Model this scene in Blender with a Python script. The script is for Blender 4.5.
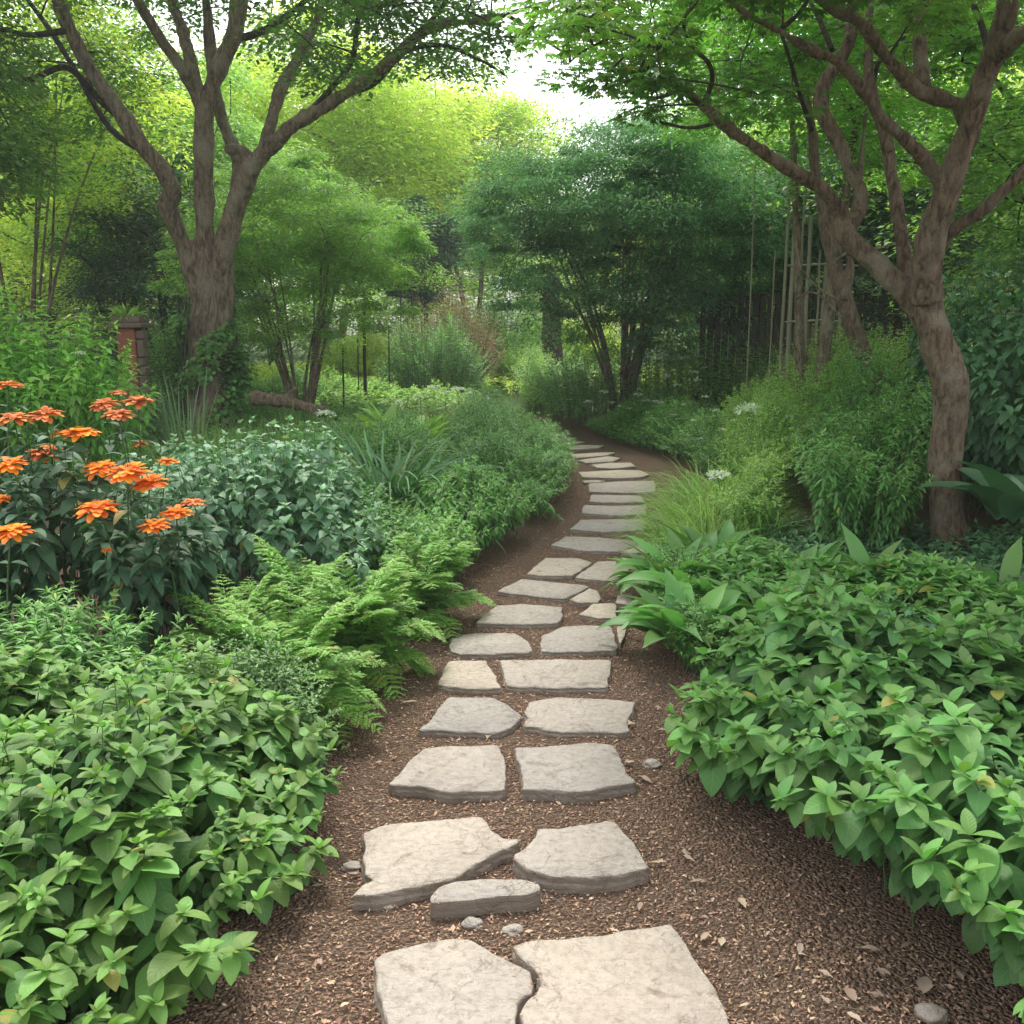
import bpy, math, random
import numpy as np
from mathutils import noise as mnoise, Vector

for o in list(bpy.data.objects): bpy.data.objects.remove(o)
S = bpy.context.scene
C = S.collection
R = math.radians

# ------------------------------------------------------------------ camera, sky, sun, exposure
CH = 1.5; PITCH = R(10.5); F = 983.0
cam_d = bpy.data.cameras.new('camera'); cam = bpy.data.objects.new('camera', cam_d); C.objects.link(cam)
cam.location = (0, 0, CH); cam.rotation_euler = (math.pi/2 - PITCH, 0, 0)
cam_d.sensor_width = 36; cam_d.lens = 36*F/1024; cam_d.clip_end = 600; cam_d.clip_start = 0.05
S.camera = cam
SUN_EL, SUN_AZ = R(60), R(350)      # high sun ahead over the path, soft through thin cloud
W = bpy.data.worlds.new('World'); S.world = W; W.use_nodes = True
nt = W.node_tree; nt.nodes.clear()
sky = nt.nodes.new('ShaderNodeTexSky'); sky.sky_type = 'NISHITA'; sky.sun_disc = False
sky.sun_elevation = SUN_EL; sky.sun_rotation = SUN_AZ; sky.dust_density = 3.0; sky.air_density = 1.0
hs = nt.nodes.new('ShaderNodeHueSaturation'); hs.inputs['Saturation'].default_value = 0.22
bg = nt.nodes.new('ShaderNodeBackground'); bg.inputs['Strength'].default_value = 0.15
wo = nt.nodes.new('ShaderNodeOutputWorld')
nt.links.new(sky.outputs[0], hs.inputs['Color']); nt.links.new(hs.outputs[0], bg.inputs[0]); nt.links.new(bg.outputs[0], wo.inputs[0])
sd = bpy.data.lights.new('sun', 'SUN'); sd.energy = .95; sd.angle = R(14); sd.color = (1.0, 0.95, 0.86)
sun = bpy.data.objects.new('sun', sd); C.objects.link(sun)
sv = Vector((math.sin(SUN_AZ)*math.cos(SUN_EL), math.cos(SUN_AZ)*math.cos(SUN_EL), math.sin(SUN_EL)))
sun.rotation_euler = sv.to_track_quat('Z', 'Y').to_euler(); sun.location = (0, 0, 30)
S.view_settings.view_transform = 'Standard'; S.view_settings.look = 'None'
S.view_settings.exposure = 1.6; S.view_settings.gamma = 1; S.view_settings.use_curve_mapping = False
S.render.engine = 'CYCLES'
S.cycles.max_bounces = 7; S.cycles.diffuse_bounces = 5; S.cycles.transmission_bounces = 5; S.cycles.glossy_bounces = 2
S.render.resolution_x = 1024; S.render.resolution_y = 1024

# ------------------------------------------------------------------ photo measurements -> world
CP, SP = math.cos(PITCH), math.sin(PITCH)
def ray(px, py):
    a = (px-512)/F; b = (512-py)/F
    return np.array([a, CP + b*SP, -SP + b*CP])
def pt(px, py, Y):
    d = ray(px, py); return np.array([0, 0, CH]) + d*(Y/d[1])
def G(px, py, z=0.0):
    d = ray(px, py); t = (z-CH)/d[2]; return np.array([d[0]*t, d[1]*t, z])
def pxr(r, Y): return r*Y*CP/F

# ------------------------------------------------------------------ object helpers
def tag(o, label=None, cat=None, group=None, kind=None):
    if label: o['label'] = label
    if cat: o['category'] = cat
    if group: o['group'] = group
    if kind: o['kind'] = kind
    return o
def empty(name, loc, label, cat, group=None, kind=None):
    o = bpy.data.objects.new(name, None); C.objects.link(o); o.location = tuple(float(v) for v in loc)
    o.empty_display_size = 0.2
    return tag(o, label, cat, group, kind)
def dup(root, loc, rz=0, sc=1.0, label=None, group=None):
    r = root.copy(); C.objects.link(r); r.location = loc; r.rotation_euler = (0, 0, rz)
    r.scale = (sc, sc, sc) if not hasattr(sc, '__len__') else sc
    if label: r['label'] = label
    if group: r['group'] = group
    for ch in list(root.children):
        c = ch.copy(); C.objects.link(c); c.parent = r
        for g in list(ch.children):
            d = g.copy(); C.objects.link(d); d.parent = c
    return r

class Acc:
    """collects quads / polygons and per-vertex values as numpy arrays"""
    def __init__(s): s.v = []; s.q = []; s.t = []; s.r = []; s.uv = []; s.n = 0
    def add(s, verts, quads, tone=None, rnd=None, luv=None):
        n = len(verts)
        if n == 0: return
        s.v.append(np.asarray(verts, dtype=np.float32)); s.q.append(np.asarray(quads, dtype=np.int32) + s.n)
        s.t.append(np.zeros(n, np.float32) if tone is None else np.asarray(tone, np.float32))
        s.r.append(np.full(n, .5, np.float32) if rnd is None else np.asarray(rnd, np.float32))
        s.uv.append(np.zeros((n, 3), np.float32) if luv is None else np.asarray(luv, np.float32))
        s.n += n
    def obj(s, name, mat, parent=None, smooth=True, attrs=True):
        v = np.concatenate(s.v); q = np.concatenate(s.q)
        if parent is not None: v = v - np.array(parent.location, dtype=np.float32)
        me = bpy.data.meshes.new(name)
        me.vertices.add(len(v)); me.vertices.foreach_set('co', v.ravel())
        me.loops.add(q.size); me.loops.foreach_set('vertex_index', q.ravel())
        me.polygons.add(len(q)); me.polygons.foreach_set('loop_start', np.arange(0, q.size, q.shape[1], dtype=np.int32))
        me.polygons.foreach_set('use_smooth', np.full(len(q), smooth))
        if attrs:
            a = me.attributes.new('tone', 'FLOAT', 'POINT'); a.data.foreach_set('value', np.concatenate(s.t))
            a = me.attributes.new('rnd', 'FLOAT', 'POINT'); a.data.foreach_set('value', np.concatenate(s.r))
            uv = np.concatenate(s.uv)
            if np.any(uv):
                a = me.attributes.new('luv', 'FLOAT_VECTOR', 'POINT'); a.data.foreach_set('vector', uv.ravel())
        me.update(calc_edges=True)
        me.materials.append(mat)
        o = bpy.data.objects.new(name, me); C.objects.link(o)
        if parent is not None: o.parent = parent
        return o

# ------------------------------------------------------------------ leaf blades
def prof(kind, v):
    if kind == 'ovate':  w = np.sin(np.pi*np.power(v, .72))**.85
    elif kind == 'oval': w = np.sin(np.pi*np.power(v, .82))**.72*(1-.15*v)
    elif kind == 'lance': w = np.sin(np.pi*np.power(v, .85))**1.15
    elif kind == 'heart': w = np.where(v < .12, .45+v/.12*.5, np.cos((v-.25)*np.pi/1.55)**1.1*(1-np.power(v, 5)))
    elif kind == 'grass': w = np.power(np.clip(1-v, 0, 1), .55)*np.minimum(1, .5+v*4)
    elif kind == 'petal': w = np.sin(np.pi*np.clip(.12+.8*v, 0, 1)**1.5)
    elif kind == 'strap': w = np.minimum(1, .35+v*2.2)*np.power(np.clip(1-v**2.2, 0, 1), .7)
    return np.maximum(w, .03)

def blades(acc, base, az, th0, bend, L, Wd, rows=4, cols=3, kind='ovate', fold=.25, tone=None, rnd=None, roll=None, sway=None, wave=0., rng=None):
    N = len(base)
    if N == 0: return
    az = np.broadcast_to(az, N).astype(float); th0 = np.broadcast_to(th0, N).astype(float); bend = np.broadcast_to(bend, N).astype(float)
    L = np.broadcast_to(L, N).astype(float); Wd = np.broadcast_to(Wd, N).astype(float)
    roll = np.zeros(N) if roll is None else np.broadcast_to(roll, N); sway = np.zeros(N) if sway is None else np.broadcast_to(sway, N)
    tone = np.zeros(N) if tone is None else np.broadcast_to(tone, N)
    rnd = np.full(N, .5) if rnd is None else rnd
    if rows == 0:      # one bent kite
        h = np.stack([np.cos(az), np.sin(az), np.zeros(N)], 1); z = np.array([0, 0, 1.])
        t = np.cos(th0)[:, None]*h + np.sin(th0)[:, None]*z; n = -np.sin(th0)[:, None]*h + np.cos(th0)[:, None]*z
        sd_ = np.stack([-np.sin(az), np.cos(az), np.zeros(N)], 1)
        sr = sd_*np.cos(roll)[:, None] + n*np.sin(roll)[:, None]
        mid = base + t*(L*.45)[:, None]
        tip = base + t*L[:, None] - n*(L*bend*.3)[:, None]
        l_ = mid + sr*(Wd/2)[:, None]; r_ = mid - sr*(Wd/2)[:, None]
        V = np.stack([base, r_, tip, l_], 1).reshape(-1, 3)
        Q = np.arange(4*N).reshape(N, 4)
        acc.add(V, Q, np.repeat(tone, 4), np.repeat(rnd, 4)); return
    v = np.linspace(0, 1, rows+1)
    th = th0[:, None] - bend[:, None]*v[None]
    azv = az[:, None] + sway[:, None]*v[None]
    ds = L[:, None]/rows
    thm = (th[:, 1:]+th[:, :-1])/2; azm = (azv[:, 1:]+azv[:, :-1])/2
    step = np.stack([np.cos(thm)*np.cos(azm), np.cos(thm)*np.sin(azm), np.sin(thm)], 2)*ds[..., None]
    c = np.concatenate([np.zeros((N, 1, 3)), np.cumsum(step, 1)], 1) + base[:, None, :]
    n = np.stack([-np.sin(th)*np.cos(azv), -np.sin(th)*np.sin(azv), np.cos(th)], 2)
    sd_ = np.stack([-np.sin(azv), np.cos(azv), np.zeros_like(azv)], 2)
    cr, sr_ = np.cos(roll)[:, None, None], np.sin(roll)[:, None, None]
    s2 = sd_*cr + n*sr_; n2 = n*cr - sd_*sr_
    w = prof(kind, v)[None, :]*Wd[:, None]/2
    if wave and rng is not None:
        w = w*(1+wave*np.sin(v[None]*14+rng.random(N)[:, None]*6))
    us = np.array([-1., 0., 1.]) if cols == 3 else np.array([-1., 1.])
    V = c[:, :, None, :] + s2[:, :, None, :]*(w[..., None]*us[None, None])[..., None] + n2[:, :, None, :]*((w*fold)[..., None]*np.abs(us)[None, None])[..., None]
    if wave and rng is not None:
        ph = rng.random(N)[:, None, None]*6
        V = V + n2[:, :, None, :]*((w*wave)[..., None]*us[None, None]*np.sin(v[None, :, None]*11+ph+us[None, None]*1.3))[..., None]
    k = len(us); M = (rows+1)*k
    i = np.arange(rows)[:, None]*k + np.arange(k-1)[None]
    q = np.stack([i, i+1, i+1+k, i+k], -1).reshape(-1, 4)
    Q = (q[None] + (np.arange(N)*M)[:, None, None]).reshape(-1, 4)
    luv = np.zeros((rows+1, k, 3)); luv[..., 0] = us[None]; luv[..., 1] = v[:, None]; luv[..., 2] = 1
    acc.add(V.reshape(-1, 3), Q, np.repeat(tone, M), np.repeat(rnd, M), np.tile(luv.reshape(-1, 3), (N, 1)))

def tubes(acc, P, Rad, K=5, cap=False):
    """P (N,M,3) centre lines, Rad (N,M)"""
    P = np.asarray(P, float); Rad = np.asarray(Rad, float)
    N, M, _ = P.shape
    if N == 0: return
    T = np.gradient(P, axis=1); T /= np.maximum(np.linalg.norm(T, axis=2, keepdims=True), 1e-9)
    mt = np.abs(T.mean(1)); ref = np.zeros((N, 3)); ref[np.arange(N), np.argmin(mt, 1)] = 1
    A = np.cross(T, ref[:, None, :]); A /= np.maximum(np.linalg.norm(A, axis=2, keepdims=True), 1e-9)
    B = np.cross(T, A)
    a = np.arange(K)*2*np.pi/K
    V = P[:, :, None, :] + Rad[:, :, None, None]*(A[:, :, None, :]*np.cos(a)[None, None, :, None] + B[:, :, None, :]*np.sin(a)[None, None, :, None])
    i = np.arange(M-1)[:, None]*K; j = np.arange(K)[None]
    q = np.stack([i+j, i+(j+1) % K, i+K+(j+1) % K, i+K+j], -1).reshape(-1, 4)
    Q = (q[None] + (np.arange(N)*M*K)[:, None, None]).reshape(-1, 4)
    luv = np.zeros((M, K, 3)); luv[..., 1] = np.linspace(0, 1, M)[:, None]
    acc.add(V.reshape(-1, 3), Q)

def bez(a, b, c, M):
    t = np.linspace(0, 1, M)[None, :, None]
    return a[:, None]*(1-t)**2 + 2*b[:, None]*t*(1-t) + c[:, None]*t**2
def catmull(pts, n=6):
    pts = np.asarray(pts, float); P = np.vstack([2*pts[0]-pts[1], pts, 2*pts[-1]-pts[-2]]); out = []
    for i in range(1, len(P)-2):
        for t in np.linspace(0, 1, n, endpoint=False):
            out.append(.5*((2*P[i]) + (-P[i-1]+P[i+1])*t + (2*P[i-1]-5*P[i]+4*P[i+1]-P[i+2])*t*t + (-P[i-1]+3*P[i]-3*P[i+1]+P[i+2])*t**3))
    out.append(P[-2]); return np.array(out)

# ------------------------------------------------------------------ materials
def newmat(name):
    m = bpy.data.materials.new(name); m.use_nodes = True; t = m.node_tree; t.nodes.clear()
    o = t.nodes.new('ShaderNodeOutputMaterial'); return m, t, o
def N_(t, typ, **kw):
    n = t.nodes.new(typ)
    for k, v in kw.items(): setattr(n, k, v)
    return n
def mixc(t, f, a, b, mode='MIX'):
    n = t.nodes.new('ShaderNodeMix'); n.data_type = 'RGBA'; n.blend_type = mode
    for s_, val in ((0, f), (6, a), (7, b)):
        if isinstance(val, bpy.types.NodeSocket): t.links.new(val, n.inputs[s_])
        else: n.inputs[s_].default_value = (*val, 1) if isinstance(val, tuple) and len(val) == 3 else val
    return n.outputs[2]
def math_(t, op, a, b=None, c=None, clamp=False):
    n = t.nodes.new('ShaderNodeMath'); n.operation = op; n.use_clamp = clamp
    for i, val in enumerate((a, b, c)):
        if val is None: continue
        if isinstance(val, bpy.types.NodeSocket): t.links.new(val, n.inputs[i])
        else: n.inputs[i].default_value = val
    return n.outputs[0]
def noise(t, vec, scale, detail=4, rough=.55, dist=0):
    n = t.nodes.new('ShaderNodeTexNoise'); n.inputs['Scale'].default_value = scale; n.inputs['Detail'].default_value = detail
    n.inputs['Roughness'].default_value = rough; n.inputs['Distortion'].default_value = dist
    if vec is not None: t.links.new(vec, n.inputs['Vector'])
    return n
def ramp(t, fac, stops):
    n = t.nodes.new('ShaderNodeValToRGB'); t.links.new(fac, n.inputs[0]); e = n.color_ramp.elements
    e[0].position, e[0].color = stops[0][0], (*stops[0][1], 1); e[1].position, e[1].color = stops[1][0], (*stops[1][1], 1)
    for p, c in stops[2:]: x = e.new(p); x.color = (*c, 1)
    return n.outputs[0]

def leafmat(name, old, young, rough=.45, trans=.35, veins=False, hue=.03, val=.55, patch=1.5, spec=.5, gain=(1.45, 1.5, 1.2)):
    if gain[0] > 1: gain = (gain[0]*1.17, gain[1]*1.02, gain[2])
    old = tuple(min(.85, a_*b_) for a_, b_ in zip(old, gain)); young = tuple(min(.85, a_*b_) for a_, b_ in zip(young, gain))
    m, t, out = newmat(name)
    at = N_(t, 'ShaderNodeAttribute', attribute_name='tone'); ar = N_(t, 'ShaderNodeAttribute', attribute_name='rnd')
    tc = N_(t, 'ShaderNodeTexCoord'); nz = noise(t, tc.outputs['Object'], patch, 3)
    f = math_(t, 'ADD', at.outputs['Fac'], math_(t, 'MULTIPLY', math_(t, 'SUBTRACT', nz.outputs[0], .5), .9), clamp=True)
    c = mixc(t, f, old, young)
    if veins:
        al = N_(t, 'ShaderNodeAttribute', attribute_name='luv'); sx = N_(t, 'ShaderNodeSeparateXYZ'); t.links.new(al.outputs['Vector'], sx.inputs[0])
        au = math_(t, 'ABSOLUTE', sx.outputs[0])
        mid = math_(t, 'SUBTRACT', 1, math_(t, 'MULTIPLY', au, 14), clamp=True)
        w = math_(t, 'SINE', math_(t, 'MULTIPLY', math_(t, 'SUBTRACT', math_(t, 'MULTIPLY', sx.outputs[1], 8), math_(t, 'MULTIPLY', au, 1.6)), 6.283))
        side = math_(t, 'MULTIPLY', math_(t, 'SUBTRACT', w, .86), 7, clamp=True)
        vm = math_(t, 'MAXIMUM', mid, math_(t, 'MULTIPLY', side, .45), clamp=True)
        c = mixc(t, math_(t, 'MULTIPLY', vm, .22), c, tuple(min(1, x*1.5+.04) for x in young))
    h = N_(t, 'ShaderNodeHueSaturation'); t.links.new(c, h.inputs['Color'])
    h.inputs['Saturation'].default_value = .90 if gain[0] > 1 else 1.0
    t.links.new(math_(t, 'ADD', .5-hue/2, math_(t, 'MULTIPLY', ar.outputs['Fac'], hue)), h.inputs['Hue'])
    t.links.new(math_(t, 'ADD', 1-val/2, math_(t, 'MULTIPLY', ar.outputs['Fac'], val)), h.inputs['Value'])
    hc = h.outputs[0]
    if gain[0] > 1:      # a few yellowed, ageing leaves
        hc = mixc(t, math_(t, 'MULTIPLY', math_(t, 'GREATER_THAN', ar.outputs['Fac'], .988), .75), hc, (.42, .33, .07))
    p = N_(t, 'ShaderNodeBsdfPrincipled'); p.inputs['Roughness'].default_value = rough; p.inputs['Specular IOR Level'].default_value = spec
    t.links.new(hc, p.inputs['Base Color'])
    if veins:
        b = N_(t, 'ShaderNodeBump'); b.inputs['Strength'].default_value = .28; b.inputs['Distance'].default_value = .003
        hh = math_(t, 'ADD', math_(t, 'MULTIPLY', vm, -1), math_(t, 'MULTIPLY', w, .25)); t.links.new(hh, b.inputs['Height'])
        t.links.new(b.outputs[0], p.inputs['Normal'])
    tr = N_(t, 'ShaderNodeBsdfTranslucent')
    tcol = mixc(t, 1.0, hc, (1.1, 1.3, .7), 'MULTIPLY'); t.links.new(tcol, tr.inputs[0])
    mx = N_(t, 'ShaderNodeMixShader'); mx.inputs[0].default_value = trans
    t.links.new(p.outputs[0], mx.inputs[1]); t.links.new(tr.outputs[0], mx.inputs[2]); t.links.new(mx.outputs[0], out.inputs[0])
    return m

def barkmat(name, c1, c2, c3, sc=1.0, bump=1.0):
    m, t, out = newmat(name); tc = N_(t, 'ShaderNodeTexCoord')
    mp = N_(t, 'ShaderNodeMapping'); mp.inputs['Scale'].default_value = (1, 1, .30); t.links.new(tc.outputs['Object'], mp.inputs[0])
    n1 = noise(t, mp.outputs[0], 22*sc, 8, .65, .6); n2 = noise(t, tc.outputs['Object'], 3.2*sc, 5, .6); n3 = noise(t, tc.outputs['Object'], 60*sc, 3)
    c = mixc(t, ramp(t, n1.outputs[0], [(.36, (0, 0, 0)), (.62, (1, 1, 1))]), c1, c2)
    c = mixc(t, ramp(t, n2.outputs[0], [(.5, (0, 0, 0)), (.68, (.8, .8, .8))]), c, c3)
    c = mixc(t, .35, c, ramp(t, n3.outputs[0], [(.3, (.35, .35, .35)), (.7, (1.3, 1.3, 1.3))]), 'MULTIPLY')
    p = N_(t, 'ShaderNodeBsdfPrincipled'); p.inputs['Roughness'].default_value = .85; p.inputs['Specular IOR Level'].default_value = .25; t.links.new(c, p.inputs['Base Color'])
    b = N_(t, 'ShaderNodeBump'); b.inputs['Strength'].default_value = bump; b.inputs['Distance'].default_value = .03
    t.links.new(math_(t, 'ADD', n1.outputs[0], math_(t, 'MULTIPLY', n3.outputs[0], .3)), b.inputs['Height']); t.links.new(b.outputs[0], p.inputs['Normal'])
    t.links.new(p.outputs[0], out.inputs[0]); return m

def plain(name, col, rough=.7, var=.3, sc=8, stretch=None, bump=.3):
    m, t, out = newmat(name); tc = N_(t, 'ShaderNodeTexCoord'); v = tc.outputs['Object']
    if stretch:
        mp = N_(t, 'ShaderNodeMapping'); mp.inputs['Scale'].default_value = stretch; t.links.new(v, mp.inputs[0]); v = mp.outputs[0]
    n = noise(t, v, sc, 6, .6)
    c = mixc(t, n.outputs[0], tuple(x*(1-var) for x in col), tuple(min(1, x*(1+var)) for x in col))
    p = N_(t, 'ShaderNodeBsdfPrincipled'); p.inputs['Roughness'].default_value = rough; t.links.new(c, p.inputs['Base Color'])
    b = N_(t, 'ShaderNodeBump'); b.inputs['Strength'].default_value = bump; b.inputs['Distance'].default_value = .01
    t.links.new(n.outputs[0], b.inputs['Height']); t.links.new(b.outputs[0], p.inputs['Normal'])
    t.links.new(p.outputs[0], out.inputs[0]); return m

M = {}
M['fg_leaf'] = leafmat('fg_leaf', (.040, .115, .028), (.13, .25, .035), veins=True, rough=.5, trans=.3, val=.55, spec=.4, gain=(1.32, 1.52, 1.15))
M['fg_leaf_r'] = leafmat('fg_leaf_r', (.050, .135, .045), (.12, .26, .045), veins=True, rough=.52, trans=.3, val=.5, spec=.4, gain=(1.28, 1.55, 1.15))
M['fine'] = leafmat('fine', (.055, .14, .045), (.12, .24, .06), gain=(1.7, 1.7, 1.6))
M['fern'] = leafmat('fern', (.065, .19, .04), (.15, .31, .055), trans=.42, rough=.55, gain=(2.1, 1.9, 1.4))
M['zinnia_leaf'] = leafmat('zinnia_leaf', (.018, .06, .026), (.04, .10, .035), veins=True, trans=.2, rough=.58, gain=(1.5, 1.8, 1.5))
M['pale_leaf'] = leafmat('pale_leaf', (.045, .115, .055), (.13, .21, .12), veins=True, trans=.2, rough=.52, gain=(1.7, 2.1, 1.9))
M['mid'] = leafmat('mid', (.040, .125, .030), (.09, .22, .045), rough=.5, gain=(2.2, 2.2, 1.7))
M['mid2'] = leafmat('mid2', (.055, .155, .035), (.12, .27, .055), rough=.5, gain=(1.6, 1.75, 1.5))
M['bluegreen'] = leafmat('bluegreen', (.020, .070, .040), (.045, .12, .065), rough=.4, trans=.25, gain=(1.6, 1.9, 1.5))
M['yellowgreen'] = leafmat('yellowgreen', (.085, .19, .035), (.19, .33, .07), trans=.4, rough=.55, gain=(2.0, 2.0, 1.7))
M['bright'] = leafmat('bright', (.075, .22, .025), (.17, .36, .035), trans=.45, rough=.5, gain=(1.9, 1.9, 1.6))
M['dark'] = leafmat('dark', (.016, .055, .026), (.035, .095, .04), rough=.55, trans=.22, gain=(3.0, 3.1, 2.2))
M['dark_big'] = leafmat('dark_big', (.022, .07, .034), (.04, .11, .045), rough=.55, trans=.22, veins=True, gain=(2.5, 2.7, 2.1))
M['canopy'] = leafmat('canopy', (.040, .095, .022), (.10, .20, .035), trans=.45, rough=.5, gain=(1.7, 1.9, 1.5))
M['maple'] = leafmat('maple', (.050, .13, .022), (.14, .28, .035), trans=.5, rough=.5, gain=(1.3, 1.45, 1.2))
M['umbrella'] = leafmat('umbrella', (.030, .095, .040), (.085, .19, .075), trans=.3, rough=.8, spec=.2, patch=.8, gain=(2.0, 2.2, 2.2))
M['far_yellow'] = leafmat('far_yellow', (.12, .22, .035), (.26, .38, .06), trans=.5, rough=.6, patch=.5, gain=(2.9, 2.5, 2.3))
M['far_green'] = leafmat('far_green', (.06, .14, .035), (.13, .24, .05), trans=.45, rough=.6, patch=.5, gain=(2.7, 2.6, 2.2))
M['far_dark'] = leafmat('far_dark', (.02, .055, .03), (.04, .10, .045), trans=.25, rough=.6, patch=.5, gain=(2.3, 2.5, 2.2))
M['grass'] = leafmat('grass', (.07, .17, .035), (.17, .31, .06), trans=.4, rough=.5)
M['iris'] = leafmat('iris', (.07, .14, .085), (.13, .22, .13), trans=.25, rough=.45)
M['orange'] = leafmat('orange', (.88, .21, .015), (.93, .33, .03), trans=.3, rough=.6, hue=.03, val=.4, spec=.2, gain=(1, 1, 1))
M['faded'] = leafmat('faded', (.62, .17, .05), (.75, .28, .09), trans=.3, rough=.6, hue=.03, val=.4, spec=.2, gain=(1, 1, 1))
M['white_petal'] = leafmat('white_petal', (.72, .76, .68), (.82, .84, .78), trans=.3, rough=.6, hue=0, val=.15, gain=(1, 1, 1))
M['pink_flower'] = leafmat('pink_flower', (.48, .30, .20), (.52, .40, .22), trans=.3, rough=.6, val=.4, gain=(1, 1, 1))
M['yellow_centre'] = plain('yellow_centre', (.62, .33, .03), .7, .4, 300)
M['brown_centre'] = plain('brown_centre', (.16, .06, .02), .8, .4, 200)
M['stem'] = plain('stem', (.07, .13, .04), .6, .3, 30)
M['woody'] = plain('woody', (.10, .085, .055), .8, .35, 30)
M['bark'] = barkmat('bark', (.085, .066, .048), (.33, .25, .175), (.36, .32, .24))
M['bark2'] = barkmat('bark2', (.065, .046, .032), (.26, .185, .12), (.29, .25, .18), 1.5)
M['bark_dark'] = barkmat('bark_dark', (.03, .025, .018), (.075, .062, .045), (.09, .085, .06))
M['bark_red'] = barkmat('bark_red', (.09, .062, .042), (.26, .19, .13), (.25, .20, .14), 1.6)

def stonemat():
    m, t, out = newmat('stepping_stone'); tc = N_(t, 'ShaderNodeTexCoord'); oi = N_(t, 'ShaderNodeObjectInfo')
    geo = N_(t, 'ShaderNodeNewGeometry')
    v = geo.outputs['Position']
    n1 = noise(t, v, 5, 6, .6, .4); n2 = noise(t, v, 45, 6, .7); n3 = noise(t, v, 240, 3, .6)
    mp = N_(t, 'ShaderNodeMapping'); mp.inputs['Scale'].default_value = (6, 22, 60); mp.inputs['Rotation'].default_value = (0, 0, .25); t.links.new(v, mp.inputs[0])
    n4 = noise(t, mp.outputs[0], 1.6, 5, .6, .8)
    c = mixc(t, n1.outputs[0], (.37, .31, .25), (.50, .45, .38))
    c = mixc(t, ramp(t, n2.outputs[0], [(.44, (0, 0, 0)), (.68, (.55, .55, .55))]), c, (.20, .175, .145))
    c = mixc(t, ramp(t, n4.outputs[0], [(.50, (0, 0, 0)), (.63, (.45, .45, .45))]), c, (.42, .37, .30))
    nd = noise(t, v, 11, 8, .75, 1.2); c = mixc(t, ramp(t, nd.outputs[0], [(.54, (0, 0, 0)), (.66, (.75, .75, .75))]), c, (.17, .135, .10))
    c = mixc(t, ramp(t, n3.outputs[0], [(.62, (0, 0, 0)), (.72, (.5, .5, .5))]), c, (.17, .15, .125))
    h = N_(t, 'ShaderNodeHueSaturation'); t.links.new(c, h.inputs['Color'])
    t.links.new(math_(t, 'ADD', .84, math_(t, 'MULTIPLY', oi.outputs['Random'], .30)), h.inputs['Value'])
    t.links.new(math_(t, 'ADD', .75, math_(t, 'MULTIPLY', oi.outputs['Random'], .45)), h.inputs['Saturation'])
    # steep sides mixed to dark brown: shade of the front faces put into colour
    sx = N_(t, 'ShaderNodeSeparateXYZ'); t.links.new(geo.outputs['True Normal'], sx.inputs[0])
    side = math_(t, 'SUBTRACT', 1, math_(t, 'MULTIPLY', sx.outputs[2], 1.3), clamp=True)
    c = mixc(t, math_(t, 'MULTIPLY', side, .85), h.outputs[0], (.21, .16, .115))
    p = N_(t, 'ShaderNodeBsdfPrincipled'); p.inputs['Roughness'].default_value = .85; p.inputs['Specular IOR Level'].default_value = .3
    t.links.new(c, p.inputs['Base Color'])
    b = N_(t, 'ShaderNodeBump'); b.inputs['Strength'].default_value = .8; b.inputs['Distance'].default_value = .012
    hh = math_(t, 'ADD', math_(t, 'MULTIPLY', n2.outputs[0], .8), math_(t, 'ADD', math_(t, 'MULTIPLY', n3.outputs[0], .3), math_(t, 'ADD', math_(t, 'MULTIPLY', n4.outputs[0], .8), ramp(t, n1.outputs[0], [(.5, (0, 0, 0)), (.52, (.35, .35, .35))]))))
    t.links.new(hh, b.inputs['Height']); t.links.new(b.outputs[0], p.inputs['Normal'])
    t.links.new(p.outputs[0], out.inputs[0]); return m
M['stone'] = stonemat()

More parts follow.
